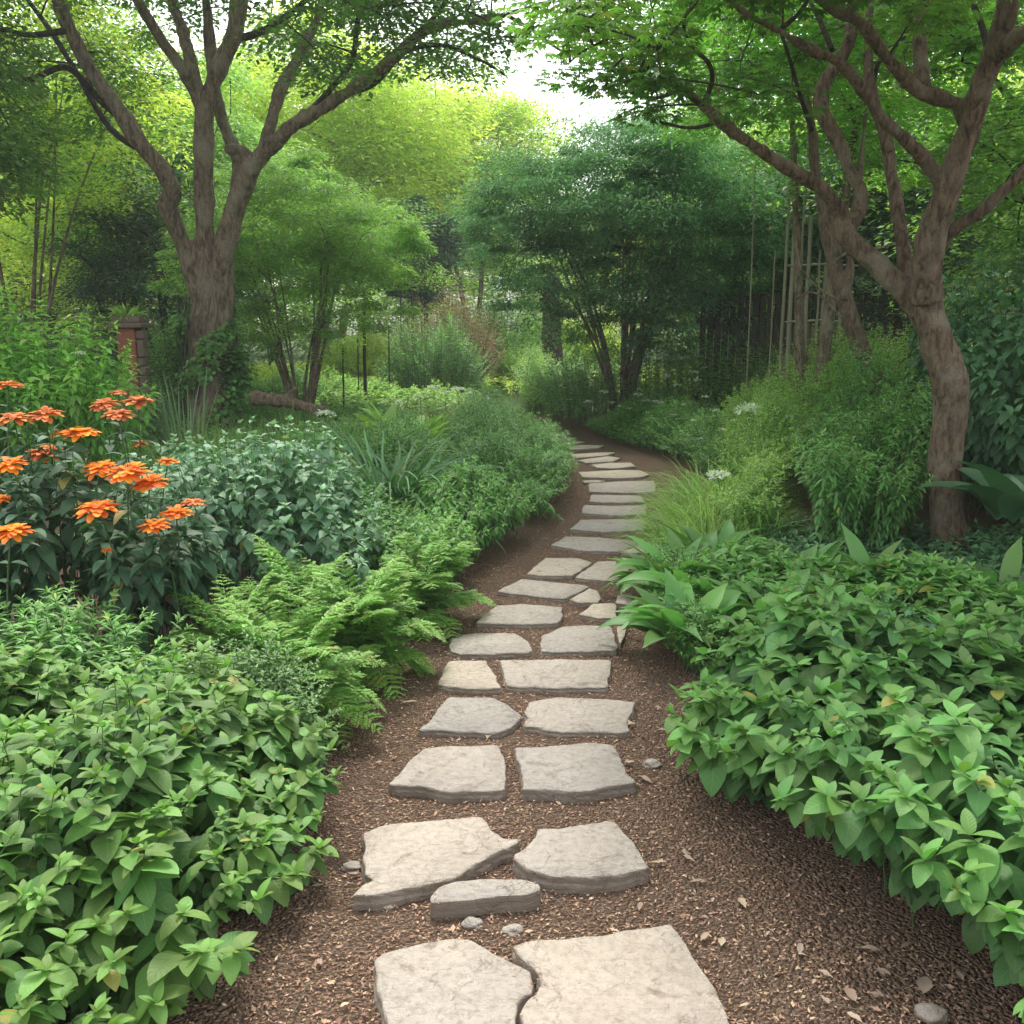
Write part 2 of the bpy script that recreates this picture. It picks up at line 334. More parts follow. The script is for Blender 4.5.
def groundmat():
    m, t, out = newmat('ground'); geo = N_(t, 'ShaderNodeNewGeometry'); v = geo.outputs['Position']
    mp = N_(t, 'ShaderNodeMapping'); t.links.new(v, mp.inputs[0])
    wn = noise(t, v, 30, 3)
    vv = N_(t, 'ShaderNodeVectorMath'); vv.operation = 'MULTIPLY_ADD'
    t.links.new(wn.outputs['Color'], vv.inputs[0]); vv.inputs[1].default_value = (.02, .02, .02); t.links.new(v, vv.inputs[2])
    vo = N_(t, 'ShaderNodeTexVoronoi'); vo.inputs['Scale'].default_value = 95; t.links.new(vv.outputs[0], vo.inputs['Vector'])
    vo2 = N_(t, 'ShaderNodeTexVoronoi'); vo2.inputs['Scale'].default_value = 210; t.links.new(vv.outputs[0], vo2.inputs['Vector'])
    s1 = N_(t, 'ShaderNodeSeparateColor'); t.links.new(vo.outputs['Color'], s1.inputs[0])
    s2 = N_(t, 'ShaderNodeSeparateColor'); t.links.new(vo2.outputs['Color'], s2.inputs[0])
    c = ramp(t, s1.outputs[0], [(0, (.17, .10, .063)), (1, (.52, .37, .25)), (.45, (.31, .19, .125)), (.8, (.41, .265, .175))])
    c2 = ramp(t, s2.outputs[0], [(0, (.17, .10, .063)), (1, (.54, .39, .27)), (.6, (.33, .21, .14))])
    big = noise(t, v, 2.2, 4)
    c = mixc(t, .5, c, c2)
    c = mixc(t, ramp(t, big.outputs[0], [(.4, (0, 0, 0)), (.65, (.5, .5, .5))]), c, (.30, .205, .14))
    # grassy ground away from the beds (beyond 17 m)
    sx = N_(t, 'ShaderNodeSeparateXYZ'); t.links.new(v, sx.inputs[0])
    far = math_(t, 'MULTIPLY', math_(t, 'SUBTRACT', sx.outputs[1], math_(t, 'ADD', 14, math_(t, 'MULTIPLY', big.outputs[0], 5))), .5, clamp=True)
    gn = noise(t, v, 12, 5)
    c = mixc(t, far, c, mixc(t, gn.outputs[0], (.08, .15, .03), (.18, .28, .07)))
    p = N_(t, 'ShaderNodeBsdfPrincipled'); p.inputs['Roughness'].default_value = .9; p.inputs['Specular IOR Level'].default_value = .2; t.links.new(c, p.inputs['Base Color'])
    b = N_(t, 'ShaderNodeBump'); b.inputs['Strength'].default_value = .9; b.inputs['Distance'].default_value = .012
    t.links.new(math_(t, 'ADD', math_(t, 'ADD', s1.outputs[0], s2.outputs[0]), math_(t, 'MULTIPLY', vo.outputs['Distance'], -20)), b.inputs['Height']); t.links.new(b.outputs[0], p.inputs['Normal'])
    t.links.new(p.outputs[0], out.inputs[0]); return m
M['ground'] = groundmat()
M['chips'] = leafmat('chips', (.34, .20, .13), (.52, .36, .24), rough=.85, trans=.0, hue=.03, val=.6, spec=.2, gain=(1, 1, 1))
M['dryleaf'] = leafmat('dryleaf', (.34, .24, .16), (.46, .36, .26), rough=.7, trans=.15, val=.4, gain=(1, 1, 1))

# ------------------------------------------------------------------ ground
LEFT = [(200, 1024), (300, 900), (312, 830), (345, 750), (375, 700), (432, 650), (462, 600), (502, 560), (545, 530), (578, 500), (586, 475), (565, 450), (540, 436)]
RIGHT = [(985, 1010), (850, 930), (760, 880), (705, 820), (680, 760), (665, 690), (640, 650), (635, 600), (645, 550), (662, 500), (668, 463), (640, 452), (600, 438)]
LW = np.array([G(*p)[:2] for p in LEFT]); RW = np.array([G(*p)[:2] for p in RIGHT])

def gz(x, y):   # gentle relief of the ground; flat on the path, a little higher under the beds
    lx = np.interp(y, LW[:, 1], LW[:, 0]); rx = np.interp(y, RW[:, 1], RW[:, 0])
    d = np.maximum(np.maximum(lx - x, x - rx), 0)
    return 0.05*np.clip(d/1.0, 0, 1)**2 + .006*np.sin(x*9+np.sin(y*5))*np.sin(y*7.3+x*3)

a = Acc()
def grid_axis(lim, fine, step, grow):
    xs = [0.]; s_ = step
    while xs[-1] < lim:
        if xs[-1] > fine: s_ *= grow
        xs.append(xs[-1]+s_)
    return np.array(xs)
gx = grid_axis(250, 3.0, .05, 1.12); gx = np.concatenate([-gx[:0:-1], gx])
gy0 = grid_axis(250, 13, .05, 1.08); gy = np.concatenate([-grid_axis(60, .5, .3, 1.3)[:0:-1], gy0])
X, Y = np.meshgrid(gx, gy); Z = gz(X, Y)
V = np.stack([X, Y, Z], -1).reshape(-1, 3); nx, ny = len(gx), len(gy)
i = (np.arange(ny-1)[:, None]*nx + np.arange(nx-1)[None]).reshape(-1)
a.add(V, np.stack([i, i+1, i+1+nx, i+nx], 1)); g = a.obj('ground', M['ground'], attrs=False); tag(g, kind='structure')

# ------------------------------------------------------------------ stepping stones
def cc(pts): return [(342+x/2.994, 682+y/2.994) for x, y in pts]
def cd(pts): return [(420+x/3.938, 420+y/3.938) for x, y in pts]
STONES = [
 (cc([(98,825),(150,805),(215,785),(320,768),(385,770),(450,810),(575,865),(568,930),(520,962),(516,1000),(535,1110),(300,1150),(170,1130),(138,1024),(115,930)]), 'large pale flagstone at the bottom edge of the photo, left of the widest slab'),
 (cc([(515,790),(560,778),(680,764),(780,755),(930,730),(985,716),(1018,760),(1100,890),(1168,1024),(1215,1130),(900,1160),(560,1150),(535,1000),(542,965),(590,925),(582,865),(530,820)]), 'widest grey slab, at the bottom edge of the photo with a broken left corner'),
 (cc([(68,450),(110,430),(210,418),(320,408),(415,402),(445,440),(485,470),(530,466),(535,474),(440,522),(400,545),(330,588),(250,605),(170,622),(20,648),(58,610),(100,590),(65,575)]), 'big flagstone with a thin pointed tongue on its right side'),
 (cc([(585,438),(700,430),(810,415),(835,435),(880,490),(920,555),(830,575),(740,585),(640,580),(560,560),(520,530),(508,518),(560,485),(580,460)]), 'thick five-sided flagstone right of the slab with the tongue'),
 (cc([(262,640),(290,612),(340,597),(430,590),(540,592),(590,605),(600,622),(560,634),(400,650),(262,660)]), 'low half-moon stone wedged in front of two big flagstones'),
 (cc([(245,197),(350,190),(470,188),(485,220),(490,260),(488,320),(420,325),(330,328),(270,318),(200,310),(140,308),(190,250)]), 'four-sided beige slab with a chipped dark front edge, left of the cleft slab'),
 (cc([(518,195),(600,192),(740,181),(815,190),(840,230),(850,270),(885,300),(800,315),(720,328),(600,320),(540,322),(542,290),(535,250),(520,215)]), 'pale cleft slab with ragged left side and thick front lip'),
 (cc([(320,45),(450,48),(490,65),(540,98),(510,130),(470,150),(350,147),(232,142),(260,115),(290,75)]), 'pointed pale stone beside the fluted-edged slab, fourth row from the bottom left'),
 (cc([(555,60),(640,46),(780,50),(880,58),(870,90),(852,118),(862,148),(740,148),(620,145),(580,133),(545,132),(560,105),(547,92)]), 'wide slab with a notch in its right side, right of the pointed pale stone'),
 ([(447,661),(486,660),(494,673),(502,688),(470,689),(438,685)], 'small tapered stone left of the long slab, beside the lowest ferns'),
 ([(500,660),(560,659),(612,660),(610,672),(607,687),(560,688),(508,686),(504,673)], 'long rectangular slab beside the small tapered stone'),
 (cd([(150,845),(220,838),(380,840),(425,870),(440,905),(430,915),(300,918),(160,922),(125,910),(112,885)]), 'rounded oval-ended stone left of the broad straight slab'),
 (cd([(480,850),(560,815),(640,808),(750,812),(765,850),(778,895),(770,905),(600,910),(475,912),(470,885)]), 'broad straight slab with a clipped left corner beside the rounded stone'),
 (cd([(775,812),(815,808),(805,850),(790,885),(782,870)]), 'narrow stone sliver half under the drooping leaves on the right'),
 (cd([(300,730),(400,724),(560,735),(562,770),(545,798),(400,802),(215,800),(250,770)]), 'wide slab with a slanting left end, alone on the left of the gravel gap'),
 (cd([(680,722),(770,722),(775,780),(700,778),(630,765)]), 'small wedge stone across the gravel gap from the slanting slab'),
 (cd([(400,628),(500,636),(640,648),(670,655),(570,700),(430,690),(300,675)]), 'long leaning slab touching a smaller rounded stone on its right'),
 (cd([(668,662),(700,672),(712,700),(700,718),(620,716),(588,706)]), 'smaller rounded stone touching the right end of the long leaning slab'),
 (cd([(780,690),(830,680),(842,710),(820,728),(770,718)]), 'mossy stone half hidden by leaves at the right edge of the path'),
 (cd([(495,543),(620,543),(680,560),(600,612),(500,612),(418,608),(460,570)]), 'left stone of the pair split by a slanting joint'),
 (cd([(700,555),(780,555),(825,590),(825,635),(720,632),(610,620),(655,588)]), 'right stone of the pair split by a slanting joint'),
 (cd([(575,458),(700,462),(870,475),(860,490),(785,516),(640,515),(515,492)]), 'long slab above the split pair with a slanted left end'),
 (cd([(872,485),(920,490),(900,523),(795,521)]), 'narrow mossy stone at the right tip of the slanted long slab'),
 (cd([(832,555),(900,555),(890,582),(850,578)]), 'little stone by the leaves, right of the split pair'),
 (cd([(635,392),(760,390),(890,390),(890,410),(885,433),(730,440),(590,428)]), 'broad slab below three even narrow slabs, where the path straightens'),
 (cd([(650,335),(760,338),(890,335),(890,370),(760,375),(640,365),(636,350)]), 'lowest of the three even narrow slabs before the bend'),
 (cd([(675,293),(870,297),(885,320),(800,325),(665,322)]), 'thinnest, middle one of the three even narrow slabs before the bend'),
 (cd([(665,250),(780,242),(920,240),(930,262),(928,282),(800,285),(668,281)]), 'largest slab near the bend with a square right end'),
 (cd([(625,205),(780,197),(870,198),(905,215),(860,225),(760,228),(640,224)]), 'lens-shaped slab right above the largest slab near the bend'),
 (cd([(640,238),(700,236),(735,240),(690,246),(645,246)]), 'small flat stone between the lens-shaped slab and the square-ended slab'),
 (cd([(675,175),(750,168),(830,168),(850,182),(760,190),(700,188)]), 'short stone at the right of the bend just past the lens-shaped slab'),
 (cd([(620,158),(740,142),(790,150),(760,163),(660,168)]), 'tilted stone at the start of the bend, left of the path centre'),
 (cd([(590,135),(700,128),(770,128),(730,140),(610,148)]), 'thin stone in the bend, fifth from the far end'),
 (cd([(555,105),(640,97),(725,100),(700,110),(590,116)]), 'pale thin stone in the bend, fourth from the far end'),
 (cd([(550,88),(600,84),(650,86),(620,94),(560,96)]), 'third stone from the far end of the path'),
 (cd([(535,72),(580,67),(620,70),(600,77),(545,80)]), 'second stone from the far end of the path'),
 (cd([(530,57),(565,53),(595,56),(560,62)]), 'farthest visible stone where the path leaves behind the white flowers'),
]
def stone(poly, label, top, seed, mat='stone', name='stepping_stone', cat='stepping stone', group='stepping stones of the garden path'):
    rng = np.random.default_rng(seed)
    P = np.array([G(x, y, top)[:2] for x, y in poly])
    Q = np.vstack([P, P[:1]]); seg = np.linalg.norm(np.diff(Q, axis=0), axis=1); per = seg.sum()
    n = int(np.clip(per/.016, 40, 160)); s = np.linspace(0, per, n, endpoint=False); cs = np.concatenate([[0], np.cumsum(seg)])
    O = np.stack([np.interp(s, cs, Q[:, k]) for k in (0, 1)], 1)
    O = (np.roll(O, 1, 0)+O*6+np.roll(O, -1, 0))/8; sz = float(np.clip(np.ptp(O, 0).min()/.25, .12, 1))
    cen = O.mean(0)
    j = rng.normal(0, 1, n); j = (j+np.roll(j, 1)+np.roll(j, 2)+np.roll(j, 3))/4
    j2 = rng.normal(0, 1, n); j2 = (j2+np.roll(j2, 1)+np.roll(j2, 2))/3
    T = np.roll(O, -1, 0)-np.roll(O, 1, 0); T /= np.linalg.norm(T, axis=1, keepdims=True); Nn = np.stack([T[:, 1], -T[:, 0]], 1)
    if ((O-cen)*Nn).sum() < 0: Nn = -Nn
    O = O + Nn*(j*.005*sz)[:, None]
    rings = []
    def tz(xy): return np.array([.0025*mnoise.noise(Vector((x*9, y*9, seed*3.1))) + .0012*mnoise.noise(Vector((x*40, y*40, seed*1.7))) for x, y in xy])
    for f_, off, zz, jj in ((1, .006, -.03, .005), (1, .004, top*.30, .003), (1, .001, top*.5, .003), (1, .001, top*.75, .002), (1, .0, top-.0035*sz, .0012)):
        w = O + Nn*(off + j2*jj + (rng.normal(0, .0009, n)))[:, None]*sz
        rings.append(np.column_stack([w, np.full(n, zz)]))
    w = O - Nn*.0035*sz; rings.append(np.column_stack([w, top + tz(w)*.6]))
    V = np.vstack(rings); q = []; K = len(rings)
    for r in range(K-1):
        for i in range(n): q.append((r*n+i, r*n+(i+1) % n, (r+1)*n+(i+1) % n, (r+1)*n+i))
    q.append(tuple((K-1)*n+i for i in range(n)))
    me = bpy.data.meshes.new(name)
    org = np.array([cen[0], cen[1], 0]); V = V-org
    faces = q
    me.from_pydata([tuple(map(float, v)) for v in V], [], faces)
    import bmesh
    bm = bmesh.new(); bm.from_mesh(me); bmesh.ops.recalc_face_normals(bm, faces=bm.faces); bmesh.ops.triangulate(bm, faces=[f for f in bm.faces if len(f.verts) > 4]); bm.to_mesh(me); bm.free()
    for p in me.polygons: p.use_smooth = True
    me.materials.append(M[mat]); o = bpy.data.objects.new(name, me); C.objects.link(o); o.location = tuple(org)
    o.rotation_euler = (rng.normal(0, .006), rng.normal(0, .006), 0)
    return tag(o, label, cat, group)
tops = {0: .036, 1: .036, 2: .042, 3: .045, 4: .052, 5: .034, 6: .040}
for k, (poly, lab) in enumerate(STONES):
    stone(poly, lab, tops.get(k, .026), 11+k)
def pebble(px, py, rx, ry, label, seed, cat='pebble'):
    import bmesh
    c = G(px, py); r_ = rx/F*c[1]*1.15; bm = bmesh.new(); bmesh.ops.create_icosphere(bm, subdivisions=4, radius=1)
    for v in bm.verts:
        d = 1+.28*mnoise.noise(v.co*1.3+Vector((seed, 0, 0)))+.05*mnoise.noise(v.co*5+Vector((seed, 0, 0)))
        v.co = Vector((v.co.x*d*r_, v.co.y*d*r_*.8, max(v.co.z, -.5)*d*r_*.55+r_*.12))
    me = bpy.data.meshes.new('pebble'); bm.to_mesh(me); bm.free()
    for p in me.polygons: p.use_smooth = True
    me.materials.append(M['stone']); o = bpy.data.objects.new('pebble', me); C.objects.link(o); o.location = (c[0], c[1], 0)
    return tag(o, label, cat, 'loose pebbles on the mulch')
pebble(473, 926, 11, 7, 'angular pale pebble in front of the half-moon stone', 301)
pebble(513, 932, 10, 6, 'round pale pebble in front of the half-moon stone', 302)
pebble(652, 766, 9, 5, 'small triangular stone chip right of the cleft slab', 303)
pebble(931, 1016, 16, 6, 'flat pale stone at the bottom right corner on dark mulch', 304)
pebble(388, 908, 5, 3, 'tiny pebble against the front edge of the flagstone with the tongue', 305)
pebble(352, 868, 9, 5, 'dusty stone chip at the left edge of the flagstone with the tongue', 306)

# mulch: loose bark chips over the near path
rng = np.random.default_rng(5)
def between(x, y, pad):
    lx = np.interp(y, LW[:, 1], LW[:, 0]); rx = np.interp(y, RW[:, 1], RW[:, 0]); return (x > lx-pad) & (x < rx+pad)
n = 120000; yy = 1.4 + 9*rng.random(n)**1.7; xx = rng.uniform(-1.3, 2.3, n); k = between(xx, yy, .35); xx, yy = xx[k], yy[k]
n = len(xx); a = Acc(); L = rng.uniform(.004, .014, n)*(1+.04*yy)
big = rng.random(n) < .03; L[big] *= 1.9
b = np.stack([xx, yy, gz(xx, yy)+rng.uniform(.001, .009, n)], 1)
blades(a, b, rng.uniform(0, 6.28, n), rng.normal(0, .22, n), rng.normal(0, .3, n), L, L*rng.uniform(.2, .55, n), rows=0, tone=rng.random(n)**2.2, rnd=rng.random(n), roll=rng.normal(0, .35, n))
for k_, (poly, lab) in enumerate(STONES[:22]):
    tp = tops.get(k_, .026)+.003; P = np.array([G(x_, y_, tp)[:2] for x_, y_ in poly]); m_ = 10 if k_ < 9 else 5
    ii = rng.integers(0, len(P), m_*3); tt_ = rng.random((m_*3, 1)); E = P[ii]*(1-tt_)+np.roll(P, -1, 0)[ii]*tt_; q_ = E+(P.mean(0)-E)*rng.random((m_*3, 1))**3*.6
    blades(a, np.column_stack([q_, np.full(len(q_), tp)]), rng.uniform(0, 6.28, len(q_)), rng.normal(.1, .1, len(q_)), .1, rng.uniform(.004, .012, len(q_)), .004, rows=0, tone=rng.random(len(q_))**2, rnd=rng.random(len(q_)))
tag(a.obj('mulch', M['chips'], smooth=False), 'reddish brown bark mulch covering the path between the stones', 'mulch', kind='stuff')
# dry pale leaves and slivers
DRY = [(722, 942, 14), (800, 950, 16), (850, 993, 20), (925, 982, 26), (825, 1000, 13), (700, 1012, 22), (745, 1005, 12), (768, 934, 8), (905, 945, 14), (880, 970, 11), (330, 985, 8), (345, 1005, 9), (640, 905, 12), (355, 872, 10), (870, 948, 16), (960, 975, 12), (702, 880, 8)]
rd_ = random.Random(77)
for k in range(46):
    py = rd_.uniform(700, 1020); lx = np.interp(py, [700, 1020], [385, 215]); rx = np.interp(py, [700, 850, 930, 1020], [668, 715, 850, 965]); DRY.append((rd_.uniform(lx, rx) if k % 3 else rd_.uniform(rx-120, rx), py, rd_.uniform(5, 15)))
for k, (px, py, s_) in enumerate(DRY):
    c = G(px, py, .012); a = Acc(); r_ = np.random.default_rng(400+k); L = s_*1.1/F*c[1]*1.25
    c[2] = gz(c[0], c[1]) + .012
    az = r_.uniform(0, 6.28)
    blades(a, c[None]-np.array([[math.cos(az)*L/2, math.sin(az)*L/2, 0]]), az, .12, .35, L, L*r_.uniform(.25, .5), rows=6, kind='lance', fold=.3, rnd=r_.random(1), tone=r_.random(1), wave=.2, rng=r_)
    root_loc = c
    o = a.obj('dry_leaf', M['dryleaf']); me = o.data
    co = np.empty(len(me.vertices)*3, np.float32); me.vertices.foreach_get('co', co); co = co.reshape(-1, 3)-c.astype(np.float32); me.vertices.foreach_set('co', co.ravel()); o.location = tuple(c)
    tag(o, 'pale curled dry leaf lying on the brown mulch', 'dry leaf', 'dry leaves fallen on the mulch')

for k in range(11):
    r_ = np.random.default_rng(700+k); px, py = [(690,960),(835,1005),(905,985),(300,1000),(330,930),(372,800),(700,850),(640,800),(760,960),(560,905),(395,740)][k]
    c = G(px, py, .016); az = r_.uniform(0, 3.1); L = r_.uniform(.05, .13); d = np.array([math.cos(az), math.sin(az), .03])*L/2
    tw = empty('twig', c, 'thin dry twig lying on the mulch', 'twig', 'thin dry twigs on the mulch'); a = Acc(); pp = bez((c-d)[None], (c+r_.normal(0, .006, 3))[None], (c+d)[None], 7); tubes(a, pp, np.linspace(.0022, .001, 7)[None], 5)
    a.obj('stem', M['woody'], tw, attrs=False); a = Acc(); e_ = c+d*.3+np.array([-d[1], d[0], .1*L])*.6; tubes(a, bez(c[None], (c+e_)[None]/2, e_[None], 4), np.linspace(.0013, .0007, 4)[None], 4); a.obj('side_shoot', M['woody'], tw, attrs=False)

# ------------------------------------------------------------------ plant masses
def inpoly(P, poly):
    x, y = P[:, 0], P[:, 1]; ins = np.zeros(len(P), bool); n = len(poly)
    for i in range(n):
        x1, y1 = poly[i]; x2, y2 = poly[(i+1) % n]
        c = ((y1 > y) != (y2 > y)) & (x < (x2-x1)*(y-y1)/(y2-y1+1e-12)+x1); ins ^= c
    return ins
def edge(P, poly):
    best = np.full(len(P), 1e9); near = np.zeros((len(P), 2)); n = len(poly)
    for i in range(n):
        A = np.array(poly[i], float); B = np.array(poly[(i+1) % n], float); d = B-A
        t = np.clip(((P-A)@d)/(d@d+1e-12), 0, 1); q = A+t[:, None]*d; dist = np.linalg.norm(P-q, axis=1)
        k = dist < best; best[k] = dist[k]; near[k] = q[k]
    inw = (P-near)/np.maximum(best, 1e-6)[:, None]
    return best, inw
def ell(cx, cy, rx, ry, n=16, seed=0):
    r_ = random.Random(seed); return [(cx+rx*math.cos(t*2*math.pi/n)*r_.uniform(.88, 1.1), cy+ry*math.sin(t*2*math.pi/n)*r_.uniform(.88, 1.1)) for t in range(n)]
def lump(x, y, s, ph):
    return .5+.25*(np.sin(x/s*3.1+ph)+np.sin(y/s*2.7+ph*2.3+np.sin(x/s*1.7+ph)*1.5))

GA = 2.39996
def mass(name, label, cat, poly, H, spacing, L, Wd, mat, nodes=8, per=2, t0=.22, kind='ovate', rows=4, cols=3, fold=.25, th=(-.1, .7), bend=.7,
         rim=.5, edgew=.35, lean=.12, seed=1, young=.8, lumps=.25, lumpsize=.6, stemr=.003, tipn=4, stemmat='stem', group=None, kindtag=None, wave=0., root=True, topgrow=1.0, jitter=.03, minz=.0, sizevar=.17):
    rng = np.random.default_rng(seed); pa = np.array(poly); lo, hi = pa.min(0), pa.max(0)
    gx, gy = np.meshgrid(np.arange(lo[0], hi[0], spacing), np.arange(lo[1], hi[1], spacing*.87))
    P = np.stack([gx.ravel(), gy.ravel()], 1) + rng.uniform(-.5, .5, (gx.size, 2))*spacing
    P = P[inpoly(P, poly)]; d, inw = edge(P, poly)
    hh = np.array([H(x, y) for x, y in P]) if callable(H) else np.full(len(P), float(H))
    f = rim+(1-rim)*np.sqrt(np.clip(d/edgew, 0, 1))
    hh = hh*f*(1-lumps+lumps*1.6*lump(P[:, 0], P[:, 1], lumpsize, seed))*rng.uniform(.85, 1.12, len(P))
    N = len(P); gzv = gz(P[:, 0], P[:, 1])
    tip = np.column_stack([P, gzv+hh])
    e = np.exp(-d/(edgew*.8))[:, None]
    bxy = P + inw*e*(lean+edgew*.35) + rng.normal(0, jitter, (N, 2))
    base = np.column_stack([bxy, gzv-.01]); ctl = np.column_stack([bxy + (P-bxy)*.25, gzv+hh*.75])
    cen = (lo+hi)/2
    rt = empty(name, (cen[0], cen[1], 0), label, cat, group, kindtag)
    st = Acc(); cv = bez(base, ctl, tip, 6); tubes(st, cv, np.linspace(1, .45, 6)[None]*np.full((N, 1), stemr), K=3)
    st.obj('stems', M[stemmat], rt, attrs=False)
    t = (t0 + (1-t0)*(np.arange(nodes)+.5)/nodes)[None] + rng.uniform(-.4, .4, (N, nodes))*(1-t0)/nodes
    t = np.clip(t, 0, 1)
    pos = base[:, None]*((1-t)**2)[..., None] + 2*ctl[:, None]*(t*(1-t))[..., None] + tip[:, None]*(t**2)[..., None]
    pos = np.repeat(pos[:, :, None], per, 2); tt = np.repeat(t[:, :, None], per, 2)
    az = (rng.uniform(0, 6.28, (N, 1, 1)) + (np.arange(nodes)*(np.pi/2 if per == 2 else GA))[None, :, None] + (np.arange(per)*2*np.pi/per)[None, None]) + rng.normal(0, .3, (N, nodes, per))
    size = np.interp(tt, [t0, .75, 1], [.8, 1, .55*topgrow])*rng.uniform(.7, 1.15, tt.shape)*rng.uniform(1-sizevar*1.2, 1+sizevar*.8, (N, 1, 1))
    thv = th[0]+(th[1]-th[0])*tt**2 + rng.normal(0, .22, tt.shape)
    # outer shoots: leaves turn out over the edge and droop
    out = np.arctan2(-inw[:, 1], -inw[:, 0]); ee = e[:, 0]
    da = (out[:, None, None]-az+np.pi) % (2*np.pi)-np.pi; az = az + da*.45*ee[:, None, None]; thv = thv - .35*ee[:, None, None]
    tone = np.clip(young*tt**5*.8 + rng.normal(0, .12, tt.shape)+.08, 0, 1)
    keep = (pos[..., 2] > minz).ravel()
    fl = lambda q: q.reshape(-1)[keep]
    lf = Acc(); ps = pos.reshape(-1, 3)[keep]; n = len(ps)
    blades(lf, ps, fl(az), fl(thv), bend*rng.uniform(.5, 1.4, n), L*fl(size), Wd*fl(size), rows, cols, kind, fold, fl(tone), rng.random(n), rng.normal(0, .25, n), rng.normal(0, .15, n), wave, rng)
    if tipn:
        b2 = np.repeat(tip, tipn, 0); n = len(b2); k = np.tile(np.arange(tipn), N)
        s2 = rng.uniform(.28, .6, n)*np.repeat(rng.uniform(.7, 1.2, N), tipn)
        blades(lf, b2, np.repeat(rng.uniform(0, 6.28, N), tipn)+k*GA, rng.uniform(.5, 1.2, n), .6, L*s2, Wd*s2*.8, rows if rows < 3 else rows-1, cols, kind, fold, np.clip(young*rng.uniform(.5, 1.1, n), 0, 1), rng.random(n))
    lf.obj('foliage', M[mat], rt)
    return rt

# --- foreground, left of the path
mass('leafy_shrub', 'big mid green bush of smooth oval leaves filling the lower left corner', 'shrub',
     [(-.62,1.9),(-.54,2.3),(-.49,2.62),(-.56,2.95),(-.95,3.2),(-2.5,3.3),(-2.5,1.25),(-1.0,1.3),(-.80,1.7)],
     lambda x, y: .40+.10*(y-2), .086, .096, .055, 'fg_leaf', nodes=7, per=3, rows=8, kind='oval', th=(-.25, .38), bend=.65, rim=.42, edgew=.35, seed=3, wave=.025, young=.75, lumps=.45, lumpsize=.42, fold=.16, sizevar=.4, jitter=.05)
mass('serrated_perennial', 'light green upright plant with toothed feathery shoots behind the corner bush, under the orange flowers', 'perennial plant',
     [(-1.15,3.15),(-1.2,3.6),(-1.7,3.8),(-3.0,3.8),(-3.0,3.15)], .50, .085, .072, .020, 'mid2', nodes=12, per=3, rows=4, kind='lance', th=(-.1, .8), bend=.6, rim=.7, seed=4, young=1.1)
mass('small_leaved_herb', 'fine grey-green herb with tiny leaves spilling over the left path edge below the ferns', 'herb',
     [(-.56,2.88),(-.58,3.25),(-.78,3.5),(-1.3,3.5),(-1.35,3.1),(-.8,2.9)], .46, .045, .034, .014, 'fine', nodes=16, per=2, rows=2, kind='lance', rim=.35, edgew=.3, seed=5, th=(0, .9), stemr=.0015)

def fern(label, x, y, r_, h, n, seed):
    rng = np.random.default_rng(seed); rt = empty('fern', (x, y, 0), label, 'fern', 'bright green ferns along the left path edge')
    az = np.arange(n)*GA + rng.normal(0, .2, n); K = 20
    L = r_*rng.uniform(.75, 1.1, n)*1.25; th0 = np.choose(np.arange(n) % 3, [rng.uniform(1.2, 1.5, n), rng.uniform(.85, 1.2, n), rng.uniform(.35, .8, n)]); bd = rng.uniform(.9, 1.6, n)
    v = np.linspace(0, 1, K); th = th0[:, None]-bd[:, None]*v**1.2
    st = np.stack([np.cos(th)*np.cos(az)[:, None], np.cos(th)*np.sin(az)[:, None], np.sin(th)], 2)*(L/K)[:, None, None]
    c = np.cumsum(st, 1)*np.array([1, 1, h/(r_*.85)]) + np.array([x, y, .02])
    ra = Acc(); tubes(ra, c, np.linspace(.0028, .0008, K)[None]*np.ones((n, 1)), 3); ra.obj('stems', M['stem'], rt, attrs=False)
    a = Acc(); w = np.sin(np.pi*np.clip(.12+.88*v, 0, 1)**.9)**.8
    m = 11
    for s in (-1, 1):
        for k in range(3, K):
            pl = L*.27*w[k]*rng.uniform(.9, 1.1, n); pa = az+s*(1.25-.25*v[k]) + rng.normal(0, .08, n); pth = th[:, k]*.5+.05+rng.normal(.05, .12, n)
            # pinna axis with pinnules
            d = np.stack([np.cos(pth)*np.cos(pa), np.cos(pth)*np.sin(pa), np.sin(pth)], 1)
            u = (np.arange(m)+.5)/m
            pb = c[:, k][:, None]+d[:, None]*(pl[:, None]*u[None])[..., None]
            pb[..., 2] -= (pl[:, None]*u[None]**2)*.25
            for s2 in (-1, 1):
                pp = pb.reshape(-1, 3); nn = len(pp)
                ln = (np.repeat(pl, m)*.30*np.tile(np.sqrt(1-u*.85), n)); ln = np.maximum(ln, .004)
                blades(a, pp, np.repeat(pa, m)+s2*.9, np.repeat(pth, m)*.6+rng.normal(0, .15, nn), .5, ln*1.1, ln*.6, rows=0, tone=np.clip(v[k]*.5+rng.normal(.1, .15, nn), 0, 1), rnd=np.repeat(rng.random(n), m))
    a.obj('fronds', M['fern'], rt); return rt
fern('lowest bright green fern, arching over the mulch beside the fine grey-green herb', -.84, 3.52, .34, .46, 42, 21)
fern('bright fern beside the tapered stepping stone, second nearest to the camera', -.68, 4.10, .33, .46, 42, 22)
fern('farthest fern of the row, closest to the bend and the broad leaved astilbe', -.46, 4.85, .33, .46, 42, 23)
fern('yellow-green fern in the back row between the pale heart-leaved shrub and the path ferns', -.98, 4.45, .33, .50, 20, 24)
fern('half hidden fern squeezed under the pale heart-leaved shrub', -1.2, 4.05, .30, .46, 22, 25)

